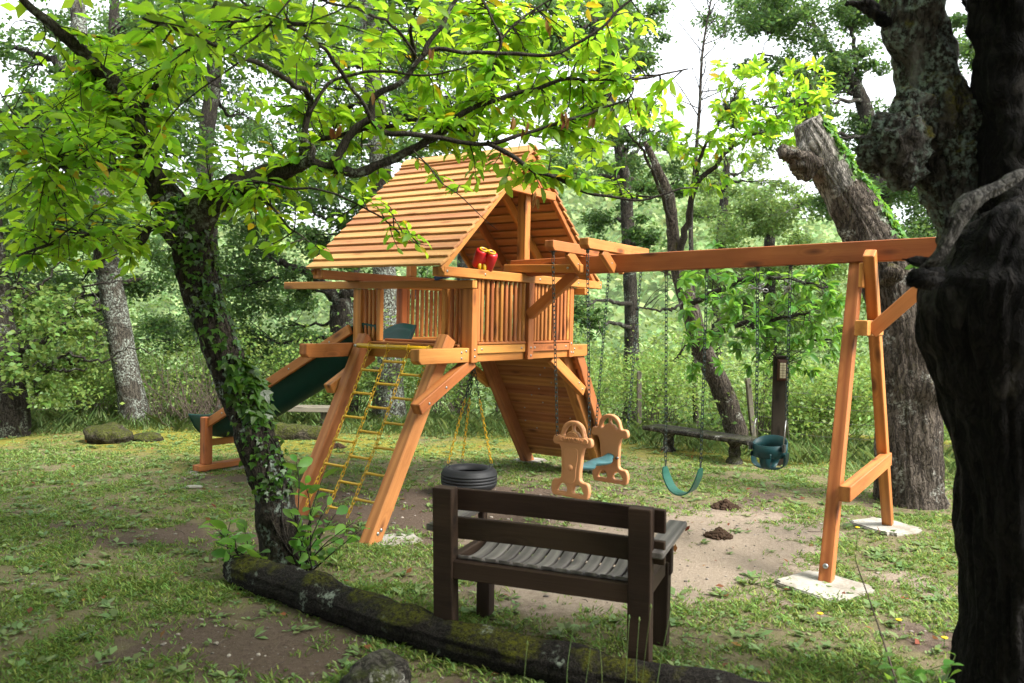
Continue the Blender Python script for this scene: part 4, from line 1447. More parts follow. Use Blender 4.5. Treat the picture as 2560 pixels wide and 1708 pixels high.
def foliage(sp, mat, tree, count, fat=1.0):
    big, rest = sp.split(count)
    A = lambda L, i: np.array(L)[i]
    crown = leaf_stuff(A(sp.C, rest), A(sp.D, rest), A(sp.N, rest), A(sp.S, rest), 'crown', mat, None, fat)
    world_child(crown, tree)
    for i in big:
        leaf_obj(sp.C[i], sp.D[i], sp.N[i], sp.S[i], mat, crown, fat)
    return crown


def twig_spray(sp, mb, b, c, n, size, flat=.9, r0=.005, rosette=False):
    """a thin twig from b to c with leaves alternating along its outer part"""
    b, c = np.array(b), np.array(c)
    L = np.linalg.norm(c - b)
    mid = (b + c) / 2 + rng.normal(size=3) * .07 * L + np.array([0, 0, .06 * L])
    P = catmull([b, mid, c], 8)
    V, F = tube(P, np.linspace(r0, .0018, 8), 5, False); mb.add(V, F)
    dr = c - mid; dr /= np.linalg.norm(dr) + 1e-9
    k_ = 0
    for i in range(n):
        f = 1 - (i / n) * min(.9, .45 / max(L, .1)) if not rosette else 1 - .04 * i / n
        p = P[0] * 0 + np.array([np.interp(f, np.linspace(0, 1, 8), P[:, a]) for a in range(3)])
        sgn = 1 if i % 2 else -1
        side = np.cross(dr, [0, 0, 1.0]); side /= np.linalg.norm(side) + 1e-9
        if rosette:
            a = i / n * 6.28 + rng.normal() * .3
            up = np.cross(side, dr)
            d = dr * .55 + side * math.cos(a) + up * math.sin(a) * .8 + np.array([0, 0, -.25])
        else:
            d = dr * rng.uniform(.3, .9) + side * sgn * rng.uniform(.5, 1.0) + rng.normal(size=3) * .22 + np.array([0, 0, -.15])
        nn = np.array([0, 0, flat]) + rng.normal(size=3) * .42
        sp.add(p, d, nn, size * rng.uniform(.65, 1.2))


IVY_V = np.array([(0, 0, 0), (.10, .34, .02), (.38, .52, .03), (.42, .26, .05), (1.0, 0, -.06), (.42, -.26, .05), (.38, -.52, .03), (.10, -.34, .02), (.36, 0, .0)])
IVY_F = np.array([(8, 0, 1), (8, 1, 2), (8, 2, 3), (8, 3, 4), (8, 4, 5), (8, 5, 6), (8, 6, 7), (8, 7, 0)])


def ivy(P, R, n, tree, t0, t1, adir, spread, size, count, name='ivy', mat='leaf_ivy'):
    """ivy leaves on a stem with centre line P; adir is the side it grows on"""
    m = len(P)
    C, D, Nn, S = [], [], [], []
    for i in range(n):
        t = rng.uniform(t0, t1) * (m - 1)
        j = int(t)
        c = P[j] + (P[min(j + 1, m - 1)] - P[j]) * (t - j)
        tn = P[min(j + 1, m - 1)] - P[max(j - 1, 0)]; tn /= np.linalg.norm(tn)
        a = adir + rng.normal() * spread
        o = np.array([math.cos(a), math.sin(a), 0]); o -= tn * np.dot(o, tn); o /= np.linalg.norm(o)
        C.append(c + o * (R[j] * rng.uniform(1.0, 1.12) + abs(rng.normal()) * .012)); D.append(np.array([0, 0, -1.0]) + rng.normal(size=3) * .6 + o * .3); Nn.append(o + rng.normal(size=3) * .35 + np.array([0, 0, .35])); S.append(size * rng.uniform(.55, 1.35))
    C, S = np.array(C), np.array(S)
    order = np.argsort(-(S / C[:, 1]))
    d, s, nn = rot_basis(np.array(D), np.array(Nn))
    rest = order[count:]
    V = C[rest][:, None, :] + S[rest][:, None, None] * (IVY_V[None, :, 0:1] * d[rest][:, None] + IVY_V[None, :, 1:2] * s[rest][:, None] + IVY_V[None, :, 2:3] * nn[rest][:, None])
    F = (IVY_F[None] + (np.arange(len(rest)) * 9)[:, None, None]).reshape(-1, 3)
    o = mobj(name, V.reshape(-1, 3), F, M[mat])
    tag(o, kind='stuff'); world_child(o, tree)
    if count:
        me = make_mesh('ivy_leaf', IVY_V, IVY_F, M[mat])
        for i in order[:count]:
            q = bpy.data.objects.new('ivy_leaf', me); link(q, o)
            q.matrix_basis = mat_from(d[i], s[i], nn[i], C[i]) @ Matrix.Scale(float(S[i]), 4)
    return o


# ---- the near chestnut
cb = at(660, 1290, 5.40); cb.z = 0
ct = empty('chestnut_tree', cb)
tag(ct, 'ivy-covered chestnut tree leaning left with bright leaves over the tower roof', 'tree')
TP = apath([(668, 1330, 5.38), (655, 1270, 5.38), (628, 1150, 5.40), (600, 1040, 5.42), (560, 930, 5.45), (520, 830, 5.45), (480, 720, 5.45), (452, 630, 5.42), (432, 545, 5.40), (400, 480, 5.40), (365, 400, 5.40)])
TR = np.array([.22, .155, .130, .128, .124, .116, .116, .122, .132, .095, .07])
V, F = displaced_tube(TP, TR, 40, 170, .022, 5.5, 1.0, .012, 12)
trunk = world_child(mobj('trunk', V, F, M['bark_chestnut'], None, True), ct)
CH = []     # branch points for sprays
DB = 5.25


def limb(pts, r0, r1, d=DB, n=40, amp=.004, name='branch', mat='bark_branch', keep=True, seg=9):
    P = catmull(apath(pts, d), n)
    R = np.linspace(r0, r1, n)
    Pn = P + np.array([[nz(p, 6, (3, 1, 2)), nz(p, 6, (7, 1, 2)), nz(p, 6, (3, 9, 2))] for p in P]) * .018
    V, F = tube(Pn, R, seg)
    for i in range(len(V)):
        V[i] += (V[i] - Pn[i // seg]) * .25 * nz(V[i], 22)
    o = world_child(mobj(name, V, F, M[mat], None, True), ct)
    if keep: CH.extend([tuple(p) for p in Pn[::2]])
    return Pn


limb([(432, 545, 5.4), (365, 440, 5.38), (335, 360, 5.35), (316, 287, 5.3), (262, 197, 5.2), (209, 147, 5.1), (160, 90, 5.0), (94, 37, 4.9), (30, -20, 4.8)], .085, .018)
limb([(425, 560, 5.4), (471, 475, 5.38), (533, 436, 5.33), (594, 414, 5.3), (656, 389, 5.25), (717, 373, 5.22)], .125, .042)
limb([(700, 376, 5.24), (717, 373, 5.22), (770, 388), (811, 400), (861, 385), (918, 357), (951, 344), (998, 316), (1026, 297), (1051, 272), (1092, 247), (1135, 230), (1201, 209), (1263, 191), (1326, 180), (1420, 184), (1513, 173), (1575, 160)], .036, .005, 5.2, 90)
limb([(717, 373), (713, 340), (697, 324), (705, 266), (713, 221), (676, 195, 4.9), (615, 156, 4.5), (533, 123, 4.1), (422, 74, 3.7), (330, 40, 3.4)], .028, .006, 5.2, 60)
limb([(760, 385), (779, 356), (820, 295), (852, 272), (857, 225), (904, 197), (945, 159), (951, 130), (940, 70, 4.9), (960, -10, 4.7)], .030, .008, 5.15, 60)
limb([(852, 272), (888, 300), (951, 312), (1045, 322), (1123, 328), (1201, 312), (1295, 275), (1388, 247), (1442, 225), (1456, 203)], .020, .004, 5.1, 60)
limb([(1110, 326), (1123, 331), (1170, 356), (1217, 387), (1279, 409), (1342, 441), (1404, 447), (1482, 459), (1557, 437), (1600, 430)], .018, .004, 5.1, 60)
limb([(945, 159), (992, 116), (1076, 123), (1170, 125), (1263, 130), (1326, 100), (1388, 56), (1455, -10)], .014, .008, 5.0, 50)
limb([(1135, 230), (1129, 187), (1138, 134), (1148, 91), (1126, 37), (1100, -15)], .013, .006, 5.2, 40)
limb([(1146, 95), (1195, 44), (1275, -10)], .009, .005, 5.2, 20)
limb([(970, 130), (985, 100), (1013, 53), (1055, -10)], .016, .012, 5.0, 24)
limb([(705, 266), (760, 190), (826, 166), (888, 161), (982, 172), (1045, 162), (1092, 147)], .012, .004, 5.1, 40)
limb([(690, 378), (700, 330), (779, 311), (904, 284), (1013, 278), (1080, 300)], .020, .012, 5.5, 50)
limb([(440, 600, 5.4), (400, 560), (352, 516), (324, 557), (279, 549), (200, 540, 5.0), (120, 560, 4.8), (40, 590, 4.6)], .035, .006, 5.3, 40)
limb([(330, 330, 5.3), (250, 390, 5.1), (160, 385, 4.9), (123, 377), (74, 328), (0, 205)], .014, .004, 4.8, 40)
limb([(316, 287), (360, 190), (420, 130), (470, 60), (500, -20)], .022, .010, 5.4, 40)
limb([(594, 414), (680, 430), (760, 440), (805, 462), (867, 495), (893, 520), (921, 545), (951, 561), (990, 566)], .008, .002, 4.9, 50)
limb([(951, 344), (1000, 400), (1050, 450), (1110, 500), (1140, 525)], .005, .0015, 4.95, 30)
limb([(560, 425, 5.3), (620, 470), (660, 520), (700, 545), (760, 590)], .010, .003, 5.1, 30)

limb([(852, 272), (800, 190, 4.9), (740, 110, 4.5), (640, 50, 4.1), (540, -10, 3.7)], .014, .006, 5.1, 40)
limb([(951, 130), (910, 70, 4.7), (850, 30, 4.3), (760, 10, 4.0), (680, -25, 3.7)], .010, .005, 5.0, 40)
limb([(420, 130, 5.3), (470, 90, 4.7), (520, 60, 4.3), (600, 40, 3.9), (700, 60, 3.6)], .010, .004, 5.3, 40)
sp, tm = Spray(), MB()
BP = np.array(CH)


def nearest_branch(c, ps, kmax=6):
    d = np.linalg.norm(ps - c, axis=1)
    return ps[np.argsort(d)[random.randrange(min(kmax, len(d)))]]


def region(x0, y0, x1, y1, n, d0, d1, m, size, spr, mb, pts, **kw):
    for _ in range(n):
        x, y, d = random.uniform(x0, x1), random.uniform(y0, y1), random.uniform(d0, d1)
        c = np.array(at(x, y, d))
        b = nearest_branch(c, pts, 10)
        L = np.linalg.norm(c - b)
        if L > 1.15: b = c + (b - c) * 1.15 / L; 
        twig_spray(spr, mb, b, c, random.randint(m - 2, m + 3), size, **kw)


for a in ((300, -20, 1000, 140, 34, 3.4, 4.7, 9, .100), (560, 40, 1250, 330, 136, 5.1, 6.0, 9, .102), (980, -20, 1400, 300, 110, 5.1, 6.0, 9, .102),
          (1380, 30, 1490, 280, 18, 5.0, 5.7, 9, .102), (1000, 270, 1400, 430, 58, 5.0, 5.7, 9, .100), (130, 60, 480, 340, 92, 4.9, 6.0, 9, .100), (0, 180, 320, 470, 70, 4.2, 5.6, 9, .098),
          (0, 430, 330, 630, 64, 4.5, 5.7, 9, .098), (280, 300, 620, 540, 60, 4.9, 5.7, 9, .098), (600, 320, 900, 450, 28, 5.1, 5.7, 9, .098), (480, 430, 760, 600, 14, 4.9, 5.5, 8, .10),
          (820, 440, 890, 500, 4, 4.8, 5.0, 6, .09), (900, 510, 990, 575, 5, 4.8, 5.0, 6, .085), (1230, 400, 1420, 450, 8, 4.9, 5.3, 6, .10)):
    region(*a, sp, tm, BP)
hi_ = []
for _ in range(560):      # unseen crown leaves added above the view to block sky at left
    c = np.array([random.uniform(-5.2, -.1), random.uniform(2.6, 6.4), random.uniform(4.1, 5.6)])
    b0 = c + np.array([random.uniform(-.3, .3), random.uniform(-.3, .3), -.25])
    hi_.append(c + rng.normal(size=(16, 3)) * np.array([.28, .28, .12]))
V, F = kites(np.vstack(hi_), .15, .9, .1, .24)
o = mobj('upper_crown', V, F, M['leaf_chestnut']); tag(o, kind='stuff'); world_child(o, ct)
foliage(sp, M['leaf_chestnut'], ct, 300, .92)
o = world_child(tm.build('twigs', M['bark_branch'], None, True), ct); tag(o, kind='stuff')
# a few brown dead leaves hanging in the crown
ds = Spray()
for x, y, d in ((855, 215, 5.0), (1185, 275, 5.0), (1205, 285, 5.0), (1290, 258, 5.0), (1365, 275, 5.1), (1260, 52, 5.0), (1470, 235, 5.1), (1225, 440, 5.0), (1232, 455, 5.0), (780, 290, 5.1), (990, 105, 4.9), (1300, 270, 5.0), (760, 292, 5.1)):
    c = at(x, y, d)
    for i in range(2): ds.add(c + Vector((random.uniform(-.02, .02), 0, random.uniform(-.02, .02))), (random.uniform(-.3, .3), random.uniform(-.3, .3), -1), (random.uniform(-1, 1), -1, .2), .075)
dl_ = leaf_stuff(ds.C, ds.D, ds.N, ds.S, 'dead_leaves', M['dryleaf'], None, .7); world_child(dl_, ct)
TPs = catmull(TP, 80); TRs = np.interp(np.linspace(0, 1, 80), np.linspace(0, 1, len(TR)), TR)
ivy(TPs, TRs, 720, ct, .20, .92, -.75, .75, .042, 200)
ivy(TPs, TRs, 170, ct, .36, .50, -.35, .55, .085, 60, 'ivy')
for k_ in range(4):
    a0 = -1.2 + k_ * .5
    P = [TPs[i] + np.array([math.cos(a0 + .4 * math.sin(i * .3 + k_)), math.sin(a0 + .4 * math.sin(i * .3 + k_)), 0]) * (TRs[i] * 1.03) for i in range(8, 70, 2)]
    V, F = tube(P, .006, 5); world_child(mobj('ivy_stem', V, F, M['bark_branch'], None, True), ct)


# ---- leafy shoots at the chestnut's foot
def sprout(label, base, tips, d, size, n):
    b = at(*base, d); b.z = gz(b.x, b.y)
    t = empty('chestnut_shoot', b); tag(t, label, 'plant', 'leafy shoots at the foot of the chestnut')
    s2, mb = Spray(), MB()
    for x, y, dd in tips:
        c = np.array(at(x, y, d + dd))
        twig_spray(s2, mb, np.array(b) + rng.normal(size=3) * np.array([.05, .05, 0]), c, n, size, .7, .006)
    st = world_child(mb.build('stem', M['bark_branch'], None, True), t)
    for i in range(len(s2.C)):
        leaf_obj(np.array(s2.C[i]) - np.array(b), s2.D[i], s2.N[i], s2.S[i], M['leaf_slim'], t, 1.05)


sprout('low leafy shoot left of the chestnut trunk base', (580, 1290), [(500, 1215, 0), (530, 1190, .1), (495, 1245, -.1), (540, 1240, -.15), (560, 1210, 0), (520, 1265, -.2), (575, 1255, -.2), (480, 1200, .1)], 5.15, .120, 7)
sprout('taller leafy shoot between the chestnut trunk and the ladder', (700, 1275), [(680, 1060, 0), (700, 1110, -.1), (740, 1100, 0), (720, 1170, -.1), (770, 1180, 0), (810, 1200, .05), (790, 1230, -.1), (740, 1220, -.15), (690, 1190, -.2), (750, 1160, .1), (830, 1215, .05), (700, 1235, -.2), (665, 1170, -.15)], 5.15, .112, 6)


# ---- oak-like background trees
def oak(name, label, base, trunk, radii, blobs, d, mat, bark, leaf=.080, dens=1.0, limbs=(), group=None, spread=1.0):
    b = at(*base, d); b.z = gz(b.x, b.y)
    t = empty(name, b); tag(t, label, 'tree', group)
    P = apath([(*p, d) if len(p) == 2 else p for p in trunk])
    P = np.vstack([[b.x, b.y, b.z - .3], P])
    R = np.concatenate([[radii[0] * 1.25], radii])
    Rr = np.interp(np.linspace(0, 1, len(P)), np.linspace(0, 1, len(R)), R)
    V, F = displaced_tube(P, Rr, 18, 56, .02, 4.0, d, .010, 9)
    tr = mobj('trunk', V, F, M[bark], None, True); world_child(tr, t)
    mb = MB()
    P2 = catmull(P, 40); R2 = np.interp(np.linspace(0, 1, 40), np.linspace(0, 1, len(Rr)), Rr)
    for pts, r0, r1 in limbs:
        Q = catmull(apath([(*p, d) if len(p) == 2 else p for p in pts]), 24)
        Q = Q + rng.normal(size=Q.shape) * .02
        V, F = tube(Q, np.linspace(r0, r1, 24), 8); mb.add(V, F)
        P2 = np.vstack([P2, Q]); R2 = np.concatenate([R2, np.linspace(r0, r1, 24)])
    C = []
    for bl_ in blobs:
        x, y, rp = bl_[:3]
        dd = d + (bl_[3] if len(bl_) > 3 else random.uniform(-1.2, 1.2))
        c = np.array(at(x, y, dd)); r = px2m(rp, dd)
        low = P2[:, 2] < c[2] + .3
        cand = P2[low] if low.any() else P2
        rad = R2[low] if low.any() else R2
        j = np.argmin(np.linalg.norm(cand - c, axis=1)); b0 = cand[j]
        mid = (b0 + c) / 2 + rng.normal(size=3) * .12 + np.array([0, 0, -.05])
        r0 = min(rad[j] * .55, .05)
        Q = catmull([b0, mid, c], 12) + rng.normal(size=(12, 3)) * .02
        V, F = tube(Q, np.linspace(r0, .010, 12), 6); mb.add(V, F)
        s = leaf / px2m(1, dd)
        n = int(dens * 5.0 * math.pi * rp * rp / (.30 * s * s))
        k_ = max(5, int(9 * (rp / 70) ** 2) + 4)
        cen = rng.normal(size=(k_, 3)) * np.array([.62, .66, .56]) * r * spread + c
        for q in cen:
            V, F = tube(catmull([Q[random.randrange(6, 12)], (c + q) / 2 + rng.normal(size=3) * .08, q], 6), np.linspace(.010, .003, 6), 4, False); mb.add(V, F)
        w_ = rng.dirichlet(np.ones(k_) * 3)
        for q, f in zip(cen, w_):
            m = int(n * f)
            rr = r * rng.uniform(.20, .40)
            C.append(q + rng.normal(size=(m, 3)) * np.array([rr, rr, rr * .6]))
    lm_ = world_child(mb.build('limbs', M[bark if bark != 'bark_oak' else 'bark_oak_dark'], None, True), t); tag(lm_, kind='stuff')
    C = np.vstack(C)
    V, F = kites(C, leaf * rng.uniform(.6, 1.3, len(C)), .5, .2, .30)
    o = mobj('crown', V, F, M[mat]); tag(o, kind='stuff'); world_child(o, t)
    return t


oak('oak_tree', 'lichen-covered oak trunk at the left edge of the clearing', (318, 975), [(305, 930), (290, 850), (262, 700), (243, 590), (225, 430), (205, 250), (185, 100), (170, -80)], [.20, .18, .17, .16, .15, .13, .11, .08],
    [(60, 330, 80), (130, 480, 90), (50, 560, 100), (190, 640, 70), (250, 130, 70), (330, 40, 80), (130, 250, 60), (400, 340, 80), (260, 500, 70), (20, 700, 80), (60, 150, 40), (110, 60, 55), (180, 190, 55), (60, 240, 55), (230, 330, 60), (150, 720, 60), (330, 660, 50), (20, 440, 70), (340, 240, 60)], 12.0, 'leaf_oak', 'bark_oak', limbs=(([(205, 250), (140, 150), (70, 120), (-20, 95)], .06, .03), ([(225, 430), (120, 330), (30, 270), (-30, 240)], .05, .02)))
oak('oak_tree', 'straight lichen-covered oak trunk seen through the ladder', (900, 968), [(896, 900), (893, 800), (884, 640), (876, 480), (868, 300), (850, 120), (840, -80)], [.21, .19, .18, .17, .16, .14, .11],
    [(820, 450, 80), (930, 260, 80), (780, 260, 70), (960, 640, 30), (1010, 100, 80), (760, 110, 80), (620, 110, 80), (690, 320, 80), (860, 560, 50), (980, 340, 60), (880, 20, 80)], 12.7, 'leaf_oak', 'bark_oak')
oak('oak_tree', 'dark forked oak behind the top of the slide', (786, 930), [(788, 860), (788, 770), (786, 700)], [.24, .22, .21],
    [(600, 560, 70), (690, 650, 45), (660, 750, 55), (560, 660, 75), (640, 440, 70), (740, 560, 55), (620, 830, 60), (560, 770, 60), (760, 430, 60), (690, 860, 45)], 14.0, 'leaf_oak', 'bark_oak_dark', limbs=(([(786, 705), (750, 660), (705, 625), (640, 600)], .12, .05), ([(786, 705), (805, 650), (815, 580), (800, 500)], .13, .06), ([(788, 730), (820, 690), (850, 640)], .07, .04)))
oak('oak_tree', 'dark trunk with low branches at the far left edge of the view', (28, 960), [(22, 900), (12, 830), (0, 740), (-15, 600), (-25, 450)], [.20, .19, .17, .15, .1],
    [(60, 800, 60), (120, 740, 60), (40, 660, 80), (170, 830, 50), (90, 880, 40), (10, 860, 40), (205, 790, 30), (200, 690, 40)], 10.6, 'leaf_shrub', 'bark_oak_dark', limbs=(([(12, 800), (70, 730), (130, 720), (200, 660), (290, 640)], .035, .008), ([(100, 850), (160, 815), (230, 830), (300, 800), (360, 810)], .022, .006), ([(130, 720), (170, 760), (240, 740), (320, 750)], .018, .005), ([(10, 760), (40, 700), (110, 640), (150, 570)], .03, .008), ([(10, 830), (80, 790), (160, 760), (240, 770)], .05, .015), ([(14, 860), (100, 850), (200, 850)], .04, .01)))
oak('oak_tree', 'tall oak behind the leaning chestnut trunk', (500, 960), [(494, 860), (488, 700), (478, 500), (470, 350), (492, 160), (502, -80)], [.17, .16, .15, .14, .13, .1],
    [(560, 260, 70), (420, 190, 70), (540, 500, 60), (400, 600, 55), (560, 30, 80), (450, 740, 60), (370, 780, 60), (420, 880, 45), (440, 30, 70), (350, 880, 40), (520, 640, 55)], 15.0, 'leaf_oak', 'bark_oak_dark')
oak('oak_tree', 'open-crowned oak with curving limbs at upper right', (2050, 930), [(2045, 800), (2035, 600), (2015, 420), (1985, 250), (1940, 160), (1890, 95)], [.20, .19, .17, .14, .10, .06],
    [(1760, 70, 55), (1850, 45, 62), (1950, 45, 58), (1800, 170, 42), (1900, 195, 50), (2000, 150, 30), (1975, 310, 60), (2050, 430, 70), (1870, 330, 45), (2110, 540, 60), (2010, 15, 45), (1730, 150, 30), (1690, 50, 45), (1720, 250, 40), (1800, 300, 45), (1860, 240, 45), (1960, 120, 50), (1780, 20, 50), (2120, 430, 50), (1930, 420, 60), (2150, 330, 50)], 16.0, 'leaf_oak', 'bark_oak_dark', .082, 1.5, limbs=(([(1985, 250), (1960, 130), (1955, 40), (1940, -40)], .06, .02), ([(1960, 215), (1880, 165), (1800, 140), (1740, 120)], .05, .015), ([(2015, 420), (2060, 400), (2110, 370)], .06, .02), ([(1940, 160), (1870, 60), (1830, -20)], .05, .02)))
oak('oak_tree', 'leafy oak glimpsed behind the dark hollow trunk', (2290, 930), [(2290, 700), (2280, 400), (2260, 150), (2250, -50)], [.15, .14, .12, .09],
    [(2220, 130, 50), (2250, 260, 45), (2215, 40, 50), (2200, 420, 50), (2150, 640, 50), (2130, 250, 30)], 14.0, 'leaf_oak', 'bark_oak_dark')
oak('oak_tree', 'round-crowned oak beyond the swings', (1770, 900), [(1768, 800), (1765, 640), (1768, 500)], [.14, .13, .10],
    [(1700, 490, 50), (1780, 500, 60), (1660, 620, 50), (1850, 460, 45), (1760, 620, 60), (1860, 600, 60), (1700, 700, 60), (1880, 700, 60), (1940, 780, 60), (1800, 740, 60)], 18.0, 'leaf_oak2', 'bark_oak_dark', .085)
oak('oak_tree', 'oak rising just right of the tower roof', (1450, 930), [(1450, 800), (1446, 640), (1440, 500), (1430, 380), (1400, 250), (1370, 120), (1350, -50)], [.14, .13, .12, .11, .10, .09, .07],
    [(1415, 420, 50), (1380, 520, 40), (1460, 520, 34), (1340, 700, 34, -3.5), (1370, 760, 20, -3.5), (1440, 330, 40), (1330, 250, 60), (1400, 130, 50), (1330, 50, 70), (1240, 40, 70), (1430, 30, 50), (1290, 400, 50), (1480, 410, 34), (1120, 120, 70), (1500, 560, 26), (1460, 130, 50), (1500, 40, 45), (1480, 250, 40), (1550, 420, 40), (1530, 330, 30)], 15.5, 'leaf_oak', 'bark_oak_dark', .080, 1.2, limbs=(([(1430, 380), (1490, 320), (1540, 290)], .04, .012), ([(1446, 560), (1500, 610), (1548, 640)], .04, .012)))
oak('oak_tree', 'pale distant oak filling the gap above the swing beam', (1640, 900), [(1645, 780), (1650, 620), (1660, 480), (1670, 360)], [.15, .14, .12, .09],
    [(1640, 420, 45), (1720, 380, 45), (1600, 500, 45), (1680, 540, 50), (1770, 420, 40), (1600, 620, 40)], 21.0, 'leaf_oak2', 'bark_oak_dark', .10, .8)
oak('oak_tree', 'distant oak whose crown shows between the chestnut branches at top left', (230, 930), [(235, 800), (240, 600), (250, 350), (260, 100), (265, -60)], [.17, .16, .15, .12, .09],
    [(150, 120, 70), (250, 60, 70), (360, 130, 70), (280, 250, 70), (120, 330, 70), (430, 270, 60), (20, 300, 60), (330, 420, 60), (180, 450, 60), (470, 420, 60)], 19.0, 'leaf_oak', 'bark_oak_dark', .10, .7)
oak('oak_tree', 'distant oak crown glimpsed above the tower roof', (1060, 930), [(1060, 800), (1065, 600), (1075, 350), (1090, 100), (1095, -60)], [.17, .16, .15, .12, .09],
    [(1000, 60, 70), (1120, 40, 70), (1200, 160, 70), (1080, 220, 70), (940, 180, 70), (1280, 130, 60), (1380, 60, 55), (850, 80, 70), (720, 200, 70), (660, 60, 70), (780, 360, 60), (1330, 330, 50)], 19.0, 'leaf_oak', 'bark_oak_dark', .10, .7)
# ---- unseen leaf wall added left of the view to darken the tower
_t4 = [o for o in bpy.data.objects if o.get('label', '').startswith('dark trunk with low branches')][0]
C = []
for _ in range(190):
    y = random.uniform(-4, 8.2)
    c = np.array([-random.uniform(.82, 1.15) * max(y, 0) - random.uniform(2.6, 4.2), y, random.uniform(.2, 5.5)])
    C.append(c + rng.normal(size=(95, 3)) * np.array([.35, .5, .4]))
C = np.vstack(C)
C = C[C[:, 0] < -.70 * np.maximum(C[:, 1], 0) - .8]
V, F = kites(C, .16, .6, .15, .32)
o = mobj('side_shade_leaves', V, F, M['leaf_oak']); tag(o, kind='stuff'); world_child(o, _t4)
# ---- slim chestnut behind the swings
sb_ = at(1695, 1005, 11.0); sb_.z = gz(sb_.x, sb_.y)
st_ = empty('slim_chestnut_tree', sb_); tag(st_, 'slim leaning chestnut with broad leaf rosettes behind the swing chains', 'tree')
SPp = apath([(1698, 1040, 11), (1690, 990, 11), (1655, 890, 11), (1612, 800, 11), (1580, 700, 11), (1552, 600, 11), (1543, 520, 11), (1535, 450, 11), (1505, 380, 11), (1480, 325, 11)])
V, F = displaced_tube(SPp, [.16, .15, .14, .13, .12, .095, .08, .07, .055, .03], 16, 70, .016, 6, 7, .01, 9)
world_child(mobj('trunk', V, F, M['bark_snag'], None, True), st_)
mb = MB(); SB = list(map(tuple, catmull(SPp, 30)))
for pts, r0, r1 in (([(1552, 600, 11), (1575, 520, 10.8), (1590, 440, 10.6), (1640, 380, 10.4), (1690, 330, 10.2), (1760, 300, 10.1)], .055, .012), ([(1590, 440, 10.6), (1610, 350, 10.4), (1650, 280, 10.2), (1690, 220, 10.1)], .03, .008),
                    ([(1612, 800, 11), (1660, 760, 10.5), (1720, 740, 10.0), (1790, 730, 9.6), (1860, 720, 9.4)], .045, .012), ([(1580, 700, 11), (1640, 670, 10.4), (1720, 640, 10.0), (1800, 640, 9.6), (1900, 660, 9.4)], .045, .012),
                    ([(1575, 690, 11), (1540, 710, 10.6), (1490, 708, 10.4), (1458, 709, 10.2)], .02, .010), ([(1760, 300, 10.1), (1830, 260, 10), (1890, 225, 10)], .012, .005), ([(1543, 520, 11), (1500, 400, 10.6), (1470, 340, 10.2), (1430, 290, 10)], .03, .008),
                    ([(1720, 740, 10.0), (1760, 800, 9.7), (1800, 840, 9.5)], .02, .006), ([(1600, 780, 10.9), (1570, 800, 10.6), (1545, 830, 10.4)], .015, .006)):
    Q = catmull(apath(pts), 24); Q = Q + rng.normal(size=Q.shape) * .012
    V, F = tube(Q, np.linspace(r0, r1, 24), 7); mb.add(V, F); SB += list(map(tuple, Q))
world_child(mb.build('limbs', M['bark_branch'], None, True), st_)
sp2, tm2 = Spray(), MB(); SB = np.array(SB)
for a in ((1560, 620, 1930, 780, 90, 9.2, 10.4, 8, .15), (1640, 760, 1940, 860, 34, 9.2, 10.2, 8, .14), (1540, 760, 1600, 860, 7, 9.8, 10.4, 8, .13), (1850, 600, 1930, 700, 10, 9.2, 9.8, 8, .15), (1570, 560, 1700, 640, 10, 9.8, 10.6, 8, .13)):
    region(*a, sp2, tm2, SB, rosette=True)
foliage(sp2, M['leaf_slim'], st_, 240, .80)
sp3 = Spray()
for a in ((1640, 150, 1900, 330, 110, 9.6, 10.4, 8, .13), (1450, 240, 1560, 350, 20, 9.6, 10.2, 8, .14), (1560, 310, 1720, 440, 34, 10, 10.6, 8, .12), (1640, 130, 1760, 200, 8, 9.8, 10.2, 7, .12)):
    region(*a, sp3, tm2, SB, rosette=True)
o = leaf_stuff(sp3.C, sp3.D, sp3.N, sp3.S, 'upper_crown', M['leaf_chestnut'], None, .85); world_child(o, st_)
o = world_child(tm2.build('twigs', M['bark_branch'], None, True), st_); tag(o, kind='stuff')

# ---- bare thin tree against the sky
bb = at(1600, 930, 13.0); bb.z = gz(bb.x, bb.y)
bt = empty('bare_sapling', bb); tag(bt, 'thin leafless sapling standing against the white sky', 'tree')
P = np.vstack([[bb.x, bb.y, bb.z - .2], apath([(1590, 700), (1585, 500), (1595, 380), (1605, 250), (1612, 120), (1630, 10), (1640, -40)], 13)])
P = catmull(P, 50); V, F = tube(P, np.linspace(.05, .008, 50), 7)
world_child(mobj('trunk', V, F, M['bark_oak_dark'], None, True), bt)
mb = MB()
for i in range(26):
    j = random.randint(24, 48); b0 = P[j]
    dr = np.array([random.uniform(-1, 1), random.uniform(-.5, .5), random.uniform(.3, 1)]); L = random.uniform(.3, 1.0)
    Q = catmull([b0, b0 + dr * L * .5 + rng.normal(size=3) * .06, b0 + dr * L + np.array([0, 0, .15])], 8)
    V, F = tube(Q, np.linspace(.010, .003, 8), 4, False); mb.add(V, F)
    for _ in range(3):
        q = Q[random.randint(3, 7)]; e = q + rng.normal(size=3) * .16 + np.array([0, 0, .1]); V, F = tube([q, (q + e) / 2 + rng.normal(size=3) * .02, e], [.004, .003, .002], 4, False); mb.add(V, F)
world_child(mb.build('branches', M['bark_oak_dark'], None, True), bt)

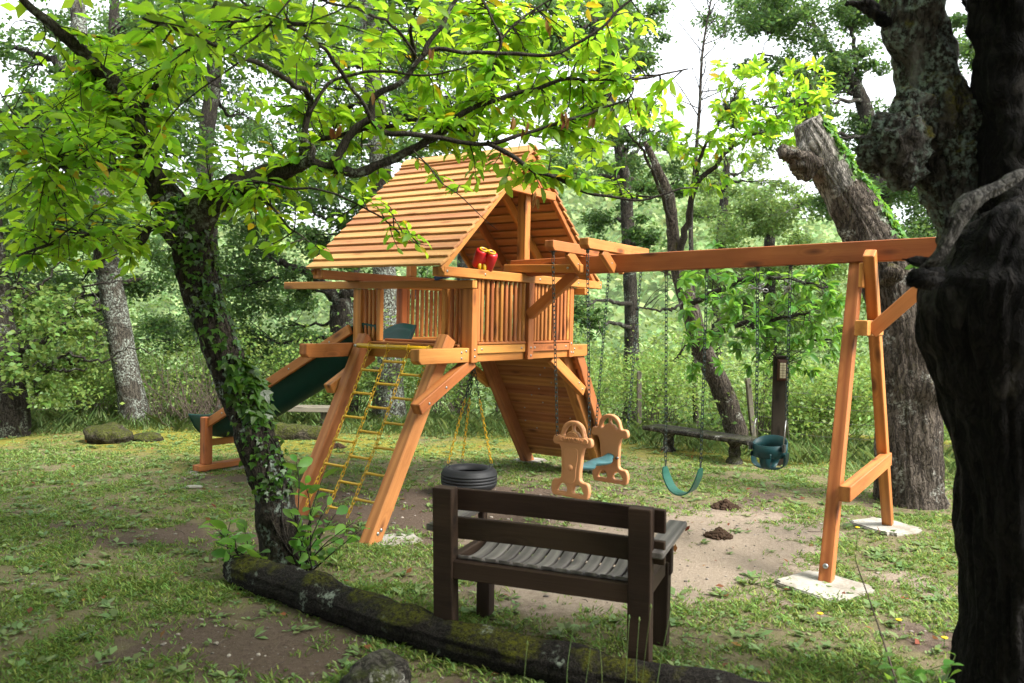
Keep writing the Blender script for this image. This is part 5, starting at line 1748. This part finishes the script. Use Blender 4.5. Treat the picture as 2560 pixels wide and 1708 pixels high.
# ---- broken snag with ivy behind the swing frame
sn0 = at(2085, 1165, 7.65)
sn = empty('broken_snag', (sn0.x, sn0.y, 0)); tag(sn, 'thick broken-topped leaning tree trunk with moss and ivy behind the swing frame', 'tree')
SN = apath([(2098, 1215, 7.65), (2092, 1130, 7.65), (2086, 1000, 7.68), (2084, 880, 7.7), (2072, 760, 7.75), (2040, 640, 7.8), (1995, 540, 7.85), (1950, 460, 7.9), (1908, 390, 7.95), (1872, 325, 7.95), (1850, 283, 7.95)])
SR = [.38, .30, .285, .28, .28, .25, .22, .195, .175, .15, .13]
lum = [(tuple(at(2150, 890, 7.45)), .13, .13), (tuple(at(1825, 350, 7.85)), .12, .12), (tuple(at(1890, 300, 7.9)), .1, -.02), (tuple(at(2030, 630, 7.5)), .06, .05), (tuple(at(1945, 430, 7.7)), .05, .03)]
V, F = displaced_tube(SN, SR, 110, 200, .045, 3.2, 5.0, .020, 34, lum, .45)
# ragged broken top
for j in range(110): V[-110 + j] += np.array([0, 0, .05 * nz((j * .18, 1, 2), 1.0) + .015 * math.sin(j * .5)])
so = world_child(mobj('trunk', V, F, M['bark_snag'], None, True), sn)
so.data.materials.append(M['snag_bare'])
for p_ in so.data.polygons:
    if p_.center.z + .35 * nz(p_.center, 2.5) - .25 * (p_.center.x - 3.2) > 2.92: p_.material_index = 1
V, F = displaced_tube(apath([(2030, 650, 7.75), (2045, 632, 7.55), (2052, 632, 7.42), (2055, 633, 7.38)]), [.12, .085, .075, .06], 26, 24, .035, 10, 3, .01, 16); world_child(mobj('branch_stub', V, F, M['bark_snag'], None, True), sn)
V, F = displaced_tube(apath([(1860, 385, 7.9), (1830, 365, 7.85), (1805, 350, 7.82), (1790, 345, 7.8)]), [.16, .10, .065, .05], 30, 30, .05, 8, 6, .014, 16); world_child(mobj('branch_stub', V, F, M['bark_snag'], None, True), sn)
SNs = catmull(SN, 80); SRs = np.interp(np.linspace(0, 1, 80), np.linspace(0, 1, len(SR)), SR)
ivy(SNs, SRs, 900, sn, .42, .98, -.35, .30, .072, 150, 'ivy', 'leaf_slim')
ivy(SNs, SRs, 150, sn, .40, .62, -.3, .4, .06, 0)

# ---- old hollow tree at the right edge
ho = empty('hollow_tree', (2.50, 3.62, 0)); tag(ho, 'huge dark hollow old tree trunk filling the right edge', 'tree')
HP = apath([(2335, 1640, 3.55), (2330, 1480, 3.52), (2325, 1250, 3.50), (2310, 1000, 3.48), (2300, 820, 3.46), (2300, 680, 3.44), (2330, 560, 3.42), (2370, 470, 3.42)])
HR = [.27, .205, .205, .225, .25, .32, .33, .20, .10]
lum = [(tuple(at(2110, 680, 3.35)), .10, .10), (tuple(at(2120, 760, 3.35)), .08, .05), (tuple(at(2140, 880, 3.4)), .07, .04), (tuple(at(2230, 520, 3.3)), .10, .05)]
V, F = displaced_tube(HP, HR, 110, 240, .058, 4.5, 9.0, .022, 26, lum, .28)
world_child(mobj('trunk', V, F, M['bark_shaded'], None, True), ho)
HP2 = apath([(2240, 700, 3.85), (2225, 600, 3.85), (2205, 500, 3.85), (2190, 420, 3.85), (2160, 320, 3.85), (2135, 220, 3.85), (2108, 90, 3.85), (2085, -40, 3.85)])
HR2 = [.15, .135, .125, .15, .165, .150, .135, .125, .12]
lum = [(tuple(at(2050, 330, 3.8)), .13, .13), (tuple(at(2040, 380, 3.75)), .10, .06), (tuple(at(2070, 190, 3.8)), .08, .035), (tuple(at(2230, 260, 3.8)), .08, .05), (tuple(at(2060, 100, 3.8)), .06, .03)]
V, F = displaced_tube(HP2, HR2, 90, 220, .055, 6.5, 3.0, .016, 22, lum, .6)
world_child(mobj('limb', V, F, M['bark_dead'], None, True), ho)
bm = MB()
for c, r in (((2055, 330, 3.72), .135), ((2010, 355, 3.74), .075), ((2075, 390, 3.72), .085), ((2225, 270, 3.75), .09), ((2095, 250, 3.74), .09), ((2215, 360, 3.75), .09)):
    b_ = bmesh.new(); bmesh.ops.create_icosphere(b_, subdivisions=4, radius=1); cc = at(*c)
    V = []
    for v in b_.verts:
        q = v.co * 1.7 + Vector((c[0] * .1, c[1] * .1, 0))
        V.append(tuple(cc + v.co * r * (1 + .38 * noise.noise(q) + .22 * noise.noise(q * 2.6) + .10 * noise.noise(q * 6))))
    bm.add(V, [tuple(v.index for v in f.verts) for f in b_.faces]); b_.free()
world_child(bm.build('burl', M['bark_dead'], None, True), ho)
HP3 = apath([(2365, 700, 3.62), (2340, 480, 3.62), (2322, 300, 3.62), (2312, 150, 3.62), (2305, -60, 3.62)])
V, F = displaced_tube(HP3, [.20, .16, .135, .125, .125, .13], 48, 120, .035, 5, 6, .02, 10)
world_child(mobj('stem', V, F, M['bark_shaded'], None, True), ho)
# weathered grey lip of the hollow and spikes of broken wood
V, F = displaced_tube(apath([(2365, 385, 3.12), (2300, 425, 3.10), (2255, 445, 3.08), (2215, 475, 3.06), (2180, 540, 3.06), (2150, 590, 3.06), (2110, 615, 3.08)]), [.014, .020, .026, .034, .028, .022, .016, .008], 26, 110, .012, 9, 2, .012, 12, (), .5)
world_child(mobj('broken_lip', V, F, M['deadgrey'], None, True), ho)
for pts, r0 in ((((2130, 605, 3.10), (2100, 598, 3.08), (2070, 595, 3.06)), .018), (((2150, 640, 3.10), (2110, 640, 3.05), (2082, 650, 3.05)), .042), (((2170, 560, 3.1), (2175, 520, 3.06), (2180, 498, 3.05)), .02)):
    V, F = displaced_tube(apath(pts), [r0, r0 * .8, r0 * .3], 24, 26, r0 * .5, 16, r0 * 70, r0 * .35, 14)
    world_child(mobj('broken_spike', V, F, M['bark_shaded'], None, True), ho)
for pts in (((2010, 20), (1990, 8), (1960, 10), (1940, 8)), ((2040, 60), (2010, 35), (1985, 25), (1965, 0)), ((2030, 50), (2000, 20), (1990, -20)), ((2290, 90), (2240, 40), (2200, -10))):
    P = catmull(apath(pts, 3.8), 14); V, F = tube(P + rng.normal(size=P.shape) * .006, np.linspace(.028, .008, 14), 7)
    world_child(mobj('branch', V, F, M['bark_shaded'], None, True), ho)
# unseen foliage added above and behind the viewer to shade the foreground
C = []
for _ in range(200):
    c = np.array([random.uniform(-6.5, 4.2), random.uniform(-4.5, 2.6), random.uniform(4.6, 6.6)])
    C.append(c + rng.normal(size=(170, 3)) * np.array([.45, .45, .22]))
for _ in range(300):  # leaf wall added behind the viewer to cut off low skylight
    c = np.array([random.uniform(-9, 9), random.uniform(-6.5, -4.0), random.uniform(.3, 6.5)])
    C.append(c + rng.normal(size=(110, 3)) * np.array([.5, .4, .4]))
C = np.vstack(C)
V, F = kites(C, .17, .8, .1, .32)
o = mobj('crown', V, F, M['leaf_oak']); tag(o, kind='stuff'); world_child(o, ho)
mb = MB()
for e in ((-2.5, -1, 5.4), (0, -2, 5.6), (2.5, -2.5, 5.6), (0, 1.5, 5.6), (3.4, 1.2, 5.6)):
    s0 = np.array(at(2305, -50, 3.62)); Q = catmull([s0, (s0 + np.array(e)) / 2 + np.array([0, 0, .5]), e], 14); V, F = tube(Q, np.linspace(.10, .03, 14), 8); mb.add(V, F)
world_child(mb.build('high_limbs', M['bark_shaded'], None, True), ho)


# ------------------------------------------------------------------ undergrowth
def shrub(x, y, h, wd, mat, label, group, leaf=.05, n=1500):
    z = gz(x, y)
    t = empty('shrub', (x, y, z)); tag(t, label, 'shrub', group)
    mb = MB(); C = []
    k_ = random.randint(9, 14)
    for i in range(k_):
        e = np.array([rng.normal() * wd * .42, rng.normal() * wd * .35, h * random.uniform(.25, .95)])
        Q = catmull([(0, 0, -.05), e * np.array([.35, .35, .55]) + rng.normal(size=3) * .05, e], 8)
        V, F = tube(Q, np.linspace(.007, .002, 8), 4, False); mb.add(V, F)
        m = int(n / k_ * random.uniform(.6, 1.4)); r_ = wd * random.uniform(.12, .24)
        c = e + rng.normal(size=(m, 3)) * np.array([r_, r_, r_ * .8]); c[:, 2] = np.maximum(c[:, 2], .02)
        C.append(c)
    mb.build('stem', M['twig'], t, True)
    C = np.vstack(C)
    V, F = kites(C, leaf * rng.uniform(.6, 1.35, len(C)), .5, .15, .30)
    o = mobj('foliage', V, F, M[mat], t); tag(o, kind='stuff')


def where(x):
    for lim, txt in ((-7.2, 'at the far left edge'), (-5.6, 'left of the lichen-covered left trunk'), (-4.2, 'beside the mossy boulder'), (-2.7, 'behind the slide'), (-1.2, 'behind the ladder'),
                     (.2, 'behind the tyre swing'), (1.3, 'behind the climbing wall'), (2.3, 'behind the stone bench'), (3.2, 'behind the bucket swing'), (4.2, 'right of the lamp post')):
        if x < lim: return txt
    return 'behind the broken snag'


for i in range(46):
    x = -9.2 + i * .345 + random.uniform(-.3, .3)
    y = 13.1 + random.uniform(-.2, 1.8) - (max(0, x - 1.2) * .70)
    if x > 3.4: y = max(y, 9.9 + random.uniform(0, 1.2))
    if x < -5.5: y -= random.uniform(.6, 1.6)
    big = random.random()
    lt_ = x > 1.5 or random.random() < .3
    hn = ('low', 'waist-high', 'shoulder-high')[int(big * 2.99)]
    shrub(x, y, .7 + big * 1.2, .9 + big * .6, 'leaf_shrub2' if lt_ else 'leaf_shrub',
          '%s %s green shrub %s' % (hn, 'light' if lt_ else 'deep', where(x)), 'shrubs along the edge of the clearing', .060, 1650)
# taller thicket a little farther back
for i in range(26):
    x = -14 + i * 1.0 + random.uniform(-.4, .4); y = random.uniform(15.5, 20)
    lt_ = random.random() < .5
    sx = 1175 + x / y * 1892
    hh = random.uniform(2.2, 4.4) if not (1340 < sx < 1740 or 580 < sx < 740) else random.uniform(1.2, 1.9)
    shrub(x, y, hh, random.uniform(1.6, 2.6), 'leaf_oak2' if lt_ else 'leaf_oak', '%s %s leafy thicket on the slope %s' % ('very tall' if hh > 3.3 else 'tall', 'light' if lt_ else 'dark', where(x * 12.5 / y)), 'thickets on the slope', .085, 2000)

# dry brush beside the left trunk
br = empty('dry_brush', (-4.62, 12.0, gz(-4.62, 12.0))); tag(br, 'tangle of dry leafless brushwood right of the left lichen trunk', 'brushwood')
mb = MB()
for i in range(150):
    b0 = np.array([rng.normal() * .35, rng.normal() * .2, 0]); e = b0 + np.array([rng.normal() * .4, rng.normal() * .25, random.uniform(.3, 1.1)])
    V, F = tube(catmull([b0, (b0 + e) / 2 + rng.normal(size=3) * .12, e], 6), np.linspace(.006, .002, 6), 4, False); mb.add(V, F)
mb.build('twigs', M['twig'], br, True)

# tall grass and herbs where the turf meets the undergrowth
n = 5200
x = rng.uniform(-9.5, 5.5, n); y = 11.9 + rng.uniform(-.7, 1.6, n) - np.clip(x - 1.0, 0, 9) * .66 - np.clip(-x - 5, 0, 5) * .55
C = np.stack([x, y, ground_z(x, y) - .01], 1); C = np.repeat(C, 4, 0); N = len(C)
C[:, :2] += rng.normal(size=(N, 2)) * .05
a = rng.uniform(0, 6.28, N); h = rng.uniform(.04, .22, N) * rng.uniform(.5, 1.3, N); ln = rng.uniform(.1, 1.0, N)
d_ = np.stack([np.cos(a) * ln, np.sin(a) * ln, np.ones(N)], 1); sd_ = np.stack([-np.sin(a), np.cos(a), 0 * a], 1) * .0045
V = np.stack([C - sd_, C + sd_, C + d_ * h[:, None] * .6 + sd_ * .7, C + d_ * h[:, None] * np.array([1.4, 1.4, .95]), C + d_ * h[:, None] * .6 - sd_ * .7], 1).reshape(-1, 3)
o = mobj('tall_grass', V, np.arange(N)[:, None] * 5 + np.arange(5)[None], M['weed']); tag(o, 'taller grass and herbs fringing the clearing', None, None, 'stuff')

# ------------------------------------------------------------------ wooded valley side
C, S = [], []
for i in range(1300):
    if i < 330: y = random.uniform(20, 48); r_ = random.uniform(1.2, 2.3); m = 300; s_ = .20
    else: y = 48 + random.random() ** 1.2 * 180; r_ = random.uniform(2.2, 4.2); m = 90; s_ = .64
    x = random.uniform(-.80, .80) * y
    z = gz(x, y)
    if i < 330: z += random.uniform(1.2, 3.2)
    else: z += r_ * .5
    q = rng.normal(size=(m, 3)); q /= np.linalg.norm(q, axis=1)[:, None]; q[:, 2] = q[:, 2] * .9 + .1
    q *= (r_ * rng.uniform(.55, 1.05, m))[:, None]
    C.append(q + np.array([x, y, z])); S.append(np.full(m, s_) * rng.uniform(.6, 1.4, m) * (1 + max(0, y - 60) / 120))
C, S = np.vstack(C), np.concatenate(S)
V, F = kites(C, S, .7, .1, .36)
o = mobj('woodland', V, F, M['leaf_forest_hazed']); tag(o, 'hazy green woodland covering the far valley side', None, None, 'stuff')

# ------------------------------------------------------------------ small foreground plants
me_st = None
for i, (x, y0, y1, lean) in enumerate(((1310, 1545, 1425, 8), (1330, 1560, 1440, 30), (1380, 1568, 1450, -6), (1430, 1568, 1420, 14), (1468, 1568, 1395, 26), (1475, 1568, 1425, -8), (1500, 1560, 1400, 40), (1200, 1560, 1480, 10))):
    b0 = at(x, y0, 3.25); b0.z = min(b0.z, .02); e = at(x + lean, y1, 3.25)
    V, F = tube(catmull([b0, (b0 + e) / 2 + Vector((random.uniform(-.02, .02), 0, 0)), e], 10), np.linspace(.0016, .0010, 10), 5)
    gs = empty('grass_stem', (b0.x, b0.y, 0)); tag(gs, 'thin upright grass stem in front of the fallen log', 'plant', 'tall grass stems in front of the log')
    world_child(mobj('stalk', V, F, M['weed'], None, True), gs)
    V, F = tube([e - Vector((0, 0, .005)), e + Vector((0, 0, .006)), e + Vector((0, 0, .016))], [.0016, .0045, .0015], 6); world_child(mobj('seed_head', V, F, M['weed'], None, True), gs)

for i, (dx, dy) in enumerate(((1965, 1265), (1880, 1437), (2165, 1500), (2198, 1503), (2060, 1455), (760, 1150), (852, 1248), (415, 960), (215, 957), (1330, 1570))):
    # ground point below that spot of the turf
    dd = CAM_H * FOC / ((dy * PXS) - (854 + PITCH * FOC + (dx * PXS - 1280) * ROLL))
    p = at(dx, dy, dd); z = gz(p.x, p.y)
    hh = .05 if i else .16
    fl = empty('dandelion', (p.x, p.y, z)); tag(fl, 'small yellow dandelion flower in the turf', 'flower', 'yellow dandelions')
    V, F = tube([(0, 0, 0), (.004, 0, hh * .6), (.002, 0, hh)], .0022, 5); mobj('stem', V, F, M['weed'], fl, True)
    V, F = lathe([(.003, 0), (.013, .003), (.018, .009), (.010, .010), (.002, .008)], 12); o = mobj('flower_head', V + np.array([.002, 0, hh]), F, M['flower'], fl, True)
# creeping weed clump at the lower right
s2, mb = Spray(), MB()
b0 = at(2090, 1560, 3.3); b0.z = 0
t = empty('weed_clump', b0); tag(t, 'leafy weeds at the foot of the dark hollow tree', 'plant')
for i in range(13):
    c = np.array(at(random.uniform(2020, 2200), random.uniform(1500, 1575), random.uniform(3.15, 3.4)))
    twig_spray(s2, mb, np.array(b0) + rng.normal(size=3) * np.array([.08, .05, 0]), c, 6, .05, .8, .003)
world_child(mb.build('stem', M['weed'], None, True), t)
o = leaf_stuff(s2.C, s2.D, s2.N, s2.S, 'foliage', M['leaf_slim'], None, 1.3); world_child(o, t)
V, F = tube(catmull(apath([(2060, 1575, 3.3), (2030, 1480, 3.4), (2000, 1390, 3.5), (1968, 1300, 3.6), (1962, 1270, 3.6)]), 20), np.linspace(.005, .0015, 20), 5)
o = mobj('dry_stalk', V, F, M['twig'], None, True); tag(o, 'thin dry plant stalk rising beside the hollow tree', 'plant')

# ------------------------------------------------------------------ hazy valley air
hz = NT('haze')
pv = hz.n('VolumePrincipled'); pv.inputs['Color'].default_value = (.93, .97, 1.0, 1); pv.inputs['Density'].default_value = .00022; pv.inputs['Anisotropy'].default_value = .2
hz.t.links.new(pv.outputs[0], hz.out.inputs['Volume'])
bx = np.array([(x, y, z) for x in (-280, 280) for y in (-40, 650) for z in (-12, 60)], float)
o = mobj('haze', bx, [(0, 1, 3, 2), (4, 6, 7, 5), (0, 4, 5, 1), (2, 3, 7, 6), (0, 2, 6, 4), (1, 5, 7, 3)], hz.m)
tag(o, 'thin pale haze hanging in the valley air', None, None, 'stuff')

# leaf litter and broken twigs
n = 420
y = 3.1 + rng.random(n) ** .7 * 8; x = rng.uniform(-.62, .62, n) * y
C = np.stack([x, y, ground_z(x, y) + .012], 1)
V, F = kites(C, rng.uniform(.025, .07, n), 1.5, .0, .26)
o = mobj('leaf_litter', V, F, M['dryleaf']); tag(o, 'scattered dry brown leaves lying on the ground', None, None, 'stuff')
mb = MB()
for i in range(110):
    y = random.uniform(3.1, 9); x = random.uniform(-.6, .6) * y; a_ = random.uniform(0, 3.14); L = random.uniform(.04, .16)
    p0 = np.array([x, y, gz(x, y) + .008]); p1 = p0 + np.array([math.cos(a_) * L, math.sin(a_) * L, .006])
    V, F = tube([p0, (p0 + p1) / 2 + rng.normal(size=3) * .006, p1], [.003, .0025, .0015], 5); mb.add(V, F)
o = mb.build('fallen_twigs', M['twig']); tag(o, 'small broken twigs scattered over the clearing', None, None, 'stuff')

# look-alike neighbours are told apart by their order from the left
from collections import defaultdict
same = defaultdict(list)
for o in bpy.data.objects:
    if o.parent is None and o.get('group') in ('shrubs along the edge of the clearing', 'thickets on the slope', 'fence posts', 'tall grass stems in front of the log', 'yellow dandelions'):
        same[o['label']].append(o)
ORD = ('leftmost', 'second', 'third', 'fourth', 'fifth', 'sixth', 'seventh', 'eighth', 'ninth', 'tenth')
for lab, lst in same.items():
    if len(lst) < 2: continue
    lst.sort(key=lambda o: o.location.x / max(o.location.y, 1))
    for i, o in enumerate(lst):
        w_ = 'leftmost of %d' % len(lst) if i == 0 else ('rightmost of %d' % len(lst) if i == len(lst) - 1 else '%s from left' % ORD[i])
        o['label'] = lab + ', ' + w_
